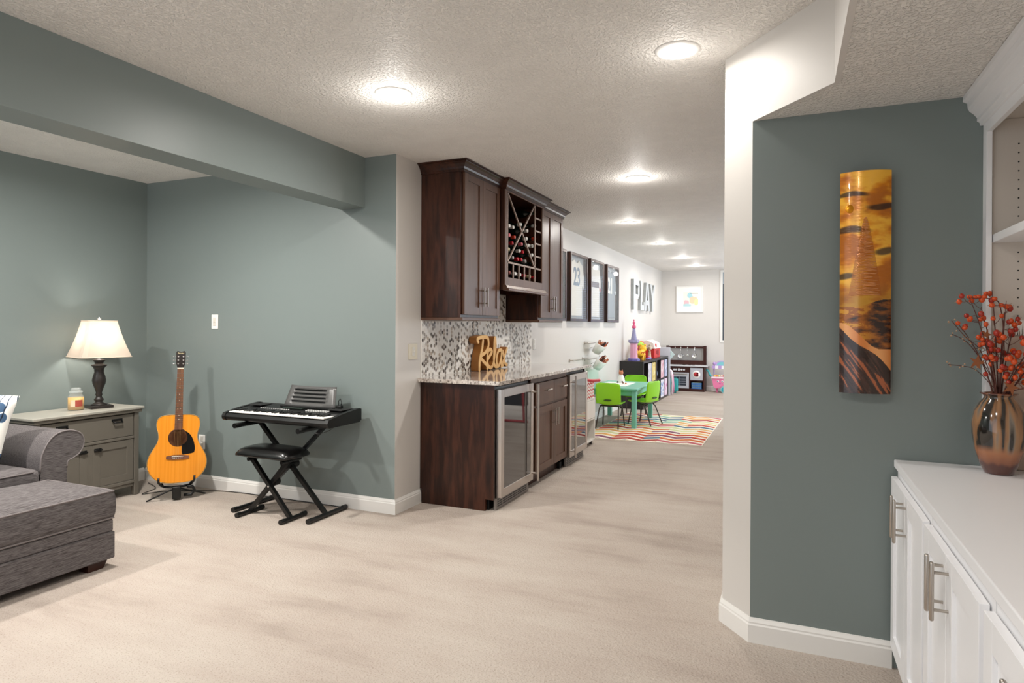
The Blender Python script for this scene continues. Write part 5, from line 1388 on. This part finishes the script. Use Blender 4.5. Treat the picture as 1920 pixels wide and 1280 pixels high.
for i, (dx_, dy_, c, nm) in enumerate([(.08, -.2, '8a5a48', 'brown'), (.13, -.25, 'd98a5a', 'orange'), (-.02, -.12, '3d4a48', 'dark')]):
    single(MB().ball((x+dx_, y+dy_, tz+.012), .0095, 6, (1.6, 1, 1)), 'small_toy', P(c, .5), 'tiny %s toy lying on the white paper' % nm, 'toy', loc=(x+dx_, y+dy_, tz))

# ------------------------------------------------------------ dark cube shelves with fabric bins
M_esp = plain('espresso_laminate', '231e1f', .35)
def cube_shelf(y0, y1, label, contents):
    x0, x1, h = WX+.001, -2.19, .785
    t = thing('cube_shelf', ((x0+x1)/2, (y0+y1)/2, 0), label, 'shelf', 'dark cube shelves along the corridor wall')
    m = MB().box(x0, x1, y0, y0+.03, 0, h, .001, 1).box(x0, x1, y1-.03, y1, 0, h, .001, 1).box(x0, x1, y0+.03, y1-.03, h-.035, h).box(x0, x1, y0+.03, y1-.03, 0, .035).box(x0, x0+.006, y0+.03, y1-.03, .035, h-.035)
    m.build('carcass', M_esp, t)
    d = MB(); w_ = (y1-y0-.06)/3
    d.box(x0+.007, x1-.002, y0+.031, y1-.031, h/2-.008, h/2+.008)
    for k in (1, 2): d.box(x0+.007, x1-.002, y0+.03+w_*k-.008, y0+.03+w_*k+.008, .036, h/2-.009).box(x0+.007, x1-.002, y0+.03+w_*k-.008, y0+.03+w_*k+.008, h/2+.009, h-.036)
    d.build('divider', M_esp, t)
    for k, r, col, nm in contents:
        a = y0+.03+w_*k+.014; b = a+w_-.03; z0 = .0355 if r == 0 else h/2+.0085; z1 = z0+.325
        tb = thing('fabric_bin', ((x0+x1)/2, (a+b)/2, z0), '%s storage bin in the %s row of the %s dark cube shelf' % (nm, 'lower' if r == 0 else 'upper', 'nearer' if y0 < 11 else 'farther'), 'storage bin', 'printed storage bins in the cube shelves')
        bm2 = MB(); pc = [srgb(c) for c in col]
        bm2.box(x0+.02, x1-.012, a, b, z0, z1, col=pc[0])
        for q in range(14):
            yy = random.uniform(a+.02, b-.05); zz = random.uniform(z0+.02, z1-.07); c = random.choice(pc[1:])
            bm2.prism([(yy+.025+.025*cos(e_*pi/3), zz+.03+.03*sin(e_*pi/3)) for e_ in range(6)], x1-.0118, x1-.0108+.0003*q/14, 'x', col=c)
        bm2.build('bin_body', M_print, tb)
        MB().box(x1-.0112, x1-.0085, (a+b)/2-.03, (a+b)/2+.03, z1-.05, z1-.03).build('label_tab', P('d8d6dc', .5), tb)
    return t
random.seed(14)
cube_shelf(10.52, 11.66, 'nearer dark espresso cube shelf with printed bins behind the play table', [(1, 1, ['c3c0c8', 'a8a5b2', 'd7d4da'], 'grey'), (2, 1, ['d9c37c', 'c9b05a', 'e8dcab'], 'yellow'), (1, 0, ['bcb7c2', '9b97a8'], 'grey patterned'), (2, 0, ['cdd6c2', 'a9b89b'], 'pale green')])
cube_shelf(11.67, 12.86, 'farther dark espresso cube shelf with pastel bins beside the toy kitchen', [(1, 1, ['dcb5bd', 'c78d9a', 'eedde0'], 'pink'), (2, 1, ['bcc2dc', '8f97bf', 'dfe2ee'], 'lavender'), (1, 0, ['e4e2ea', '3f6fb5', '6a93cc'], 'blue figure print'), (2, 0, ['e9cfe0', 'd08ab8', 'f1e3ec'], 'pink figure print')])
single(MB().ball((-2.31, 11.86, .394+.105), .1, 10), 'toy_ball', P('5f7f9a', .35), 'blue toy ball in the upper open cell of the dark cube shelf', 'ball', loc=(-2.31, 11.86, .394))
single(MB().ball((-2.28, 11.86, .0355+.072), .07, 10), 'toy_ball', P('b7d94a', .35), 'lime toy ball in the lower open cell of the dark cube shelf', 'ball', loc=(-2.28, 11.86, .036))
HS = .7855
# princess tower toy (plain)
tw2 = thing('toy_tower', (-2.42, 10.72, HS), 'tall pink and lavender toy tower on the near end of the dark cube shelf', 'toy')
x, y = -2.40, 10.74
TS = Matrix.Diagonal((.70, .70, .83, 1))
MB().lathe([(1e-6, 0), (.15, 0), (.15, .03), (.13, .05), (1e-6, .05)], (x, y, HS), 8, smooth=False, M=TS).build('base', P('6c66a8', .4), tw2)
MB().lathe([(.095, .05), (.09, .10), (.09, .33), (.1, .35), (1e-6, .35)], (x, y, HS), 8, smooth=False, M=TS).build('wall', P('dfa3bd', .4), tw2)
MB().lathe([(.1, .35), (.135, .37), (.135, .42), (.12, .425), (.12, .40), (1e-6, .40)], (x, y, HS), 8, smooth=False, M=TS).build('battlement', P('9b95bb', .4), tw2)
MB().lathe([(.085, .40), (.07, .44), (.045, .56), (.03, .66), (1e-6, .665)], (x, y, HS), 12, M=TS).build('spire', P('8f8eb4', .4), tw2)
MB().lathe([(.045, .655), (.05, .665), (.045, .70), (.025, .715), (.02, .74), (.032, .75), (.03, .78), (.012, .79), (.012, .81), (.02, .82), (1e-6, .84)], (x, y, HS), 10, M=TS).build('crown_top', P('dd5b86', .4), tw2)
MB().box(x+.058, x+.064, y-.02, y+.02, HS+.12, HS+.18).box(x+.058, x+.0645, y-.015, y+.015, HS+.21, HS+.25).build('toy_window', P('f0b36a', .4), tw2)
# other toys on the shelf
ty = thing('spotted_toy_animal', (-2.36, 11.08, HS), 'yellow spotted toy animal on the dark cube shelf', 'toy')
m = MB().ball((-2.34, 11.03, HS+.10), .075, 9, (1, 1.25, .9)).ball((-2.34, 11.19, HS+.19), .06, 9).ball((-2.33, 11.26, HS+.17), .035, 8)
for dx2, dy2 in ((-.04, -.04), (.04, -.04), (-.04, .08), (.04, .08)): m.cyl((-2.34+dx2, 11.03+dy2, HS+.001), (-2.34+dx2, 11.03+dy2, HS+.08), .022, n=10)
m.cyl((-2.34, 11.1, HS+.1), (-2.34, 11.18, HS+.18), .04, n=12).ball((-2.38, 11.18, HS+.25), .018, 6).ball((-2.30, 11.18, HS+.25), .018, 6)
m.build('body', P('f2bf2a', .5), ty)
random.seed(6); m = MB()
for i in range(18):
    a = random.uniform(-1.2, 1.2); b = random.uniform(-.8, .9); d = Vector((cos(b)*cos(a), cos(b)*sin(a)*1.25, sin(b)*.9))*.0745
    m.ball(Vector((-2.34, 11.03, HS+.10))+d, .011, 5)
m.build('spot', P('c05a1c', .6), ty)
tr_ = thing('toy_tree', (-2.30, 11.45, HS), 'beige branching toy tree on the dark cube shelf', 'toy')
m = MB().cyl((-2.28, 11.45, HS), (-2.28, 11.45, HS+.14), .035, .022, 10)
for a, b in ((-.07, .10), (.07, .10), (0, .13)): m.tube([(-2.28, 11.45, HS+.12), (-2.28, 11.45+a*.6, HS+.16), (-2.28+.01, 11.45+a, HS+.14+b*.7)], .014, 8)
m.build('trunk', P('c9b092', .6), tr_)
m = MB(); random.seed(1)
for i in range(12): m.ball((-2.28+random.uniform(-.04, .04), 11.45+random.uniform(-.10, .10), HS+.2+random.uniform(-.02, .05)), .022, 6)
m.build('foliage', P('b7a99a', .7), tr_)
gh = thing('toy_playhouse', (-2.46, 11.30, HS), 'toy house with lime green roof behind the spotted animal', 'toy')
MB().box(-2.55, -2.43, 11.32, 11.62, HS, HS+.24, .004, 1).build('wall', P('c8504a', .5), gh)
MB().lathe([(.11, .24), (.105, .26), (.07, .30), (1e-6, .315)], (-2.47, 11.42, HS), 14).build('roof', P('9fcf3a', .5), gh)
MB().box(-2.428, -2.42, 11.38, 11.45, HS+.02, HS+.12).build('door', P('7a5fa8', .5), gh)
bn_ = thing('toy_barn', (-2.40, 12.1, HS), 'red toy barn with white roof on the dark cube shelf', 'toy')
by0, by1 = 11.86, 12.42; bx0, bx1 = -2.55, -2.27
MB().box(bx0, bx1, by0, by1, HS, HS+.17, .003, 1).build('wall', P('d23434', .45), bn_)
MB().prism([(bx0-.012, HS+.17), (bx1+.012, HS+.17), (bx1-.02, HS+.27), ((bx0+bx1)/2, HS+.325), (bx0+.02, HS+.27)], by0-.02, by1+.02, 'y').build('roof', P('efe6e0', .5), bn_)
MB().box(bx1+.0002, bx1+.006, by0+.30, by0+.40, HS+.04, HS+.14).box(bx1+.0002, bx1+.006, by0+.18, by0+.26, HS+.06, HS+.13).build('door', P('8c1c24', .5), bn_)
MB().prism([(by0+.10, HS+.185), (by0+.20, HS+.185), (by0+.20, HS+.235), (by0+.15, HS+.26), (by0+.10, HS+.235)], bx1-.02, bx1+.004, 'x').build('dormer', P('d23434', .45), bn_)
MB().cyl((-2.50, 11.78, HS), (-2.50, 11.78, HS+.25), .055, n=18).lathe([(.055, .25), (.05, .28), (.03, .305), (1e-6, .315)], (-2.50, 11.78, HS), 18).build('silo', P('d8402c', .45), bn_)
car = thing('toy_car', (-2.25, 11.2, HS), 'small purple and pink toy car at the shelf edge', 'toy')
MB().box(-2.245, -2.20, 10.98, 11.24, HS+.012, HS+.04, .006, 2).build('body', P('8878c8', .4), car)
MB().lathe([(.02, .04), (.018, .06), (1e-6, .07)], (-2.222, 11.10, HS), 12).build('canopy', P('d86a9c', .4), car)
m = MB()
for y in (11.02, 11.20):
    for x in (-2.253, -2.20): m.cyl((x, y, HS+.0135), (x+.008, y, HS+.0135), .013, n=10)
m.build('wheel', P('4a4680', .5), car)

# ------------------------------------------------------------ tall toy easel/board seen edge-on, beside the shelf
eb = thing('playhouse_panel', (-2.3, 12.97, 0), 'tall narrow white playhouse panel between the cube shelf and toy kitchen', 'toy')
MB().box(WX+.02, -2.16, 12.90, 12.93, 0, .955, .004, 1).build('panel', P('c9cad3', .5), eb)
MB().prism([(-2.155, .90), (-2.155, .72), (-2.075, .81)], 12.905, 12.925, 'y').build('arrow_sign', P('c7dcdc', .5), eb)
MB().box(-2.1605, -2.157, 12.904, 12.926, .78, .86).build('latch', P('2b2f36', .4), eb)
pk_ = thing('toy_stroller', (-2.2, 13.1, 0), 'pink and white folded toy beside the dark cube shelf', 'toy')
MB().tube([(-2.14, 13.0, .02), (-2.12, 13.0, .25), (-2.15, 13.0, .48), (-2.2, 13.0, .52), (-2.25, 13.0, .48)], .025, 8).build('frame', P('f0dfe8', .4), pk_)
MB().tube([(-2.105, 12.99, .06), (-2.10, 12.99, .2), (-2.12, 12.99, .42)], .012, 8).build('stripe', P('d98fb0', .4), pk_)
tb_ = thing('teal_backpack', (-2.2, 13.55, 0), 'teal toy bag between the white panel and toy kitchen', 'bag')
MB().box(-2.26, -2.10, 13.46, 13.56, .03, .30, .03, 3).build('bag_body', P('2f9fa0', .5), tb_)
MB().box(-2.25, -2.13, 13.458, 13.5, 0.0, .034, .01, 2).box(-2.24, -2.12, 13.445, 13.46, .31, .33).build('base', P('1f6f70', .5), tb_)

# ------------------------------------------------------------ toy kitchen
KX0, KX1, KY0, KY1 = -2.34, -1.625, 13.92, 14.27
M_kd = wood('dark_cherry_toy', [(.3, '2c1211'), (.6, '42201a')], rough=.4)
M_ks = P('b9bac2', .35)
tk = thing('toy_kitchen', ((KX0+KX1)/2, KY0, 0), 'dark brown toy kitchen with silver oven and hanging pots by the far wall', 'toy kitchen')
xm = -1.925
m = MB().box(KX0, KX0+.03, KY0, KY1, 0, .525).box(KX1-.03, KX1, KY0, KY1, 0, .525).box(xm-.012, xm+.012, KY0, KY1-.01, .06, .525).box(KX0+.03, KX1-.03, KY0, KY1, 0, .06).box(KX0+.03, KX1-.03, KY1-.012, KY1, .06, .525).box(KX0+.03, xm-.012, KY0, KY0+.014, .40, .525).box(xm+.012, KX1-.03, KY0, KY0+.014, .50, .525).box(xm+.012, KX1-.03, KY0+.004, KY1-.012, .222, .238)
m.build('body', M_kd, tk)
MB().box(KX0-.015, KX1+.06, KY0-.03, KY1, .5255, .55, .004, 1).build('counter', P('cfd0d4', .35), tk)
ov = MB().box(KX0+.03, xm-.014, KY0-.016, KY0-.001, .062, .395, .004, 1).build('oven_door', M_ks, tk)
MB().box(KX0+.085, xm-.07, KY0-.0185, KY0-.0165, .12, .31).build('oven_window', P('3a3c46', .2), ov)
m = MB(); 
for z in (.165, .21, .255): m.box(KX0+.09, xm-.075, KY0-.021, KY0-.0187, z, z+.006)
m.box((KX0+xm)/2-.0, (KX0+xm)/2+.006, KY0-.021, KY0-.0187, .125, .305).build('oven_rack', P('9a9ca6', .35), ov)
MB().cyl((KX0+.06, KY0-.04, .365), (xm-.05, KY0-.04, .365), .009).cyl((KX0+.08, KY0-.04, .365), (KX0+.08, KY0-.014, .365), .006).cyl((xm-.07, KY0-.04, .365), (xm-.07, KY0-.014, .365), .006).build('handle', M_nickel, ov)
m = MB()
for x in (-2.245, -2.205, -2.09, -2.04): m.cyl((x, KY0-.014, .455), (x, KY0-.0005, .455), .02, n=16)
m.box(-2.165, -2.125, KY0-.014, KY0-.0005, .432, .478)
m.build('knob', P('d8d8dc', .35), tk)
mw = MB().box(xm+.014, KX1-.032, KY0-.014, KY0-.001, .242, .497, .003, 1).build('cupboard_door', M_ks, tk)
xc = (xm+KX1)/2-.01
MB().lathe([(1e-6, -.0165), (.078, -.0165), (.08, -.0142), (1e-6, -.0142)], (xc, KY0, .365), 30, 'y').build('porthole', P('f1f1ee', .4), mw)
m = MB()
for dx2, dz2, r in ((0, 0, .048), (.03, .02, .02), (.03, -.025, .022)): m.lathe([(1e-6, -.0178), (r, -.0178), (r, -.0167), (1e-6, -.0167)], (xc+dx2-.008, KY0, .365+dz2), 18, 'y')
m.build('emblem', P('c2313a', .5), mw)
# upper hutch
m = MB().box(KX1-.055, KX1+.005, KY1-.09, KY1-.02, .5505, .955, .003, 1).box(KX0-.12, KX0-.06, KY1-.09, KY1-.02, .5505, .955, .003, 1)
m.box(KX0-.06, KX1-.055, KY1-.075, KY1-.03, .90, .945).box(KX0-.06, KX1-.055, KY1-.075, KY1-.03, .5505, .64)
m.build('hutch_frame', M_kd, tk)
MB().box(KX0-.06, KX1-.055, KY1-.035, KY1-.028, .6405, .8995).build('backsplash_panel', P('a9a7a6', .3, metal=.4), tk)
MB().box(KX0-.03, KX1+.0, KY0-.02, KY0+.06, .5505, .556).build('shelf_lip', P('d9d9dc', .4), tk) if False else None
m = MB()
for x in (-2.27, -2.15, -2.01, -1.86): m.lathe([(1e-6, -.012), (.010, -.008), (.010, 0), (1e-6, 0)], (x, KY1-.0755, .917), 12, 'y')
m.build('peg', P('e8e4e0', .4), tk)
for i, (x, sz, l) in enumerate(((-2.15, .055, 'steel toy frying pan hanging at the left of the toy kitchen'), (-1.86, .05, 'steel toy pot hanging at the right of the toy kitchen'))):
    t = thing('toy_pan', (x, KY1-.095, .75), l, 'toy pan', 'pans hanging in the toy kitchen')
    MB().lathe([(1e-6, .012), (sz, .012), (sz*1.08, -.016), (sz*1.02, -.016), (sz*.95, .008), (1e-6, .008)], (x, KY1-.085, .74), 28, 'y').build('pan_body', M_chrome, t)
    MB().tube([(x, KY1-.095, .74+sz), (x, KY1-.097, .86), (x, KY1-.094, .905)], .006, 8).build('handle', M_chrome, t)
t = thing('toy_ladle', (-2.01, KY1-.095, .78), 'small steel toy ladle hanging between the two toy pans', 'toy ladle')
MB().tube([(-2.01, KY1-.094, .905), (-2.01, KY1-.096, .85), (-2.01, KY1-.095, .775)], .004, 6).build('handle', M_chrome, t)
MB().ball((-2.01, KY1-.10, .755), .026, 8, (1, .5, .8)).build('bowl', M_chrome, t)
m = MB(); 
for x in (-2.05, -1.93, -1.86): m.lathe([(.03, 0), (.034, .004), (.034, .008), (.02, .01), (1e-6, .01)], (x, KY0+.06, .5502), 16)
single(m, 'toy_burner_rings', P('38383c', .4), 'dark toy stove burners on the toy kitchen counter', 'toy', loc=(-1.95, KY0+.06, .55)) if False else m.build('burner', P('38383c', .4), tk)
bkx = thing('toy_basket', (-1.79, 14.03, .0605), 'blue plastic basket in the lower cell of the toy kitchen', 'basket')
m = MB(); bx0, bx1, by0, by1, z0, z1 = -1.89, -1.68, 13.93, 14.1, .0605, .185
for i in range(9):
    a = bx0+.012+(bx1-bx0-.024)*i/8; m.box(a-.005, a+.005, by0, by0+.006, z0, z1); m.box(a-.005, a+.005, by1-.006, by1, z0, z1)
for z in (z0, z0+.045, z0+.085, z1-.012): m.box(bx0, bx1, by0-.001, by0+.007, z, z+.012); m.box(bx0, bx1, by1-.007, by1+.001, z, z+.012); m.box(bx0, bx0+.006, by0, by1, z, z+.012); m.box(bx1-.006, bx1, by0, by1, z, z+.012)
m.box(bx0, bx1, by0, by1, z0, z0+.004); m.build('basket_body', P('3a78c2', .4), bkx)
MB().box(bx0+.01, bx1-.01, by0+.01, by1-.01, z0+.005, z1+.004, .01, 2).build('contents', P('b9c58a', .6), bkx)

# ------------------------------------------------------------ toy ice cream cart (face simplified)
cx = -1.325; cy = 14.0
tc = thing('toy_food_cart', (cx, cy, 0), 'pink toy food cart with lavender awning beside the toy kitchen', 'toy cart')
MB().prism([(cx-.15, .29), (cx+.20, .29), (cx+.17, .12), (cx+.10, .09), (cx-.09, .09), (cx-.12, .14)], cy-.08, cy+.08, 'y').build('tub', P('e87fa9', .35), tc)
MB().box(cx-.165, cx+.21, cy-.10, cy+.10, .29, .325, .008, 2).build('rim', P('f2d9e4', .35), tc)
MB().box(cx-.07, cx-.035, cy-.03, cy+.03, 0, .0895).build('foot', P('e87fa9', .35), tc)
MB().cyl((cx+.095, cy-.115, .072), (cx+.095, cy-.085, .072), .072, n=24).build('wheel', P('8fc4c6', .35), tc)
MB().cyl((cx+.095, cy-.12, .072), (cx+.095, cy-.1152, .072), .05, n=24).build('hubcap', P('1fa3b3', .35), tc)
MB().cyl((cx+.095, cy+.085, .072), (cx+.095, cy+.115, .072), .072, n=24).build('wheel', P('8fc4c6', .35), tc)
MB().tube([(cx-.15, cy, .30), (cx-.20, cy, .36), (cx-.225, cy, .43), (cx-.27, cy, .47)], .018, 10).build('push_handle', P('43b3b8', .35), tc)
for x in (cx-.115, cx+.19): MB().cyl((x, cy, .3255), (x, cy, .5), .012, n=10).build('post', P('a583c4', .35), tc)
m = MB(); cA_ = [srgb('b79ad0'), srgb('f2eef2')]
for i in range(6):
    a = cx-.15+i*.0625; m.box(a, a+.0625, cy-.06, cy+.06, .495, .555, col=cA_[i % 2])
m.build('awning', M_print, tc)
arc_ = [(cx+.04+.13*cos(pi*i/16), .5555+.11*sin(pi*i/16)) for i in range(17)]
MB().prism(arc_, cy-.02, cy+.02, 'y').build('sign_arch', P('c0a3d8', .35), tc)
arc2 = [(cx+.04+.10*cos(pi*i/16), .5605+.08*sin(pi*i/16)) for i in range(17)]
MB().prism(arc2, cy-.024, cy-.0202, 'y').build('sign_face', P('7fc4cc', .35), tc)
MB().ball((cx-.11, cy, .60), .035, 8).build('scoop_ornament', P('b79ad0', .35), tc)
m = MB()
for s in (-.03, .055): m.lathe([(1e-6, -.004), (.02, -.004), (.022, 0), (1e-6, 0)], (cx+s, cy-.0802, .235), 18, 'y')
m.build('eye', P('f4f4f4', .3), tc)
m = MB()
for s in (-.03, .055): m.lathe([(1e-6, -.007), (.011, -.007), (.012, -.0042), (1e-6, -.0042)], (cx+s, cy-.0802, .236), 14, 'y')
m.build('pupil', P('2d4670', .3), tc)
MB().tube([(cx-.005, cy-.082, .195), (cx+.012, cy-.083, .186), (cx+.032, cy-.082, .197)], .0035, 6).build('smile', P('8a4aa0', .4), tc)
MB().ball((cx+.12, cy-.085, .19), .045, 8, (1, .3, .9)).build('flower', P('f6eef2', .4), tc)
random.seed(3)
cols = ['e8c25a', 'e2884a', 'cfd98a', 'e9d3c2', 'e36f52', 'bcd08a', 'f0e6d0']
for i in range(7):
    xx = cx-.10+i*.045
    o_ = MB().ball((xx, cy-.02, .345), .022, 7, (1, .9, 1)).build('toy_treat', P(cols[i], .5)); 
    for v_ in o_.data.vertices: v_.co -= Vector((xx, cy-.02, .3255))
    o_.location = (xx, cy-.02, .3255)
    tag(o_, '%s toy treat in the top of the pink toy cart, %s of its row' % (['yellow', 'orange', 'pale green', 'beige', 'red-orange', 'green', 'cream'][i], ['first', 'second', 'third', 'fourth', 'fifth', 'sixth', 'seventh'][i]), 'toy food', 'toy treats in the pink cart')
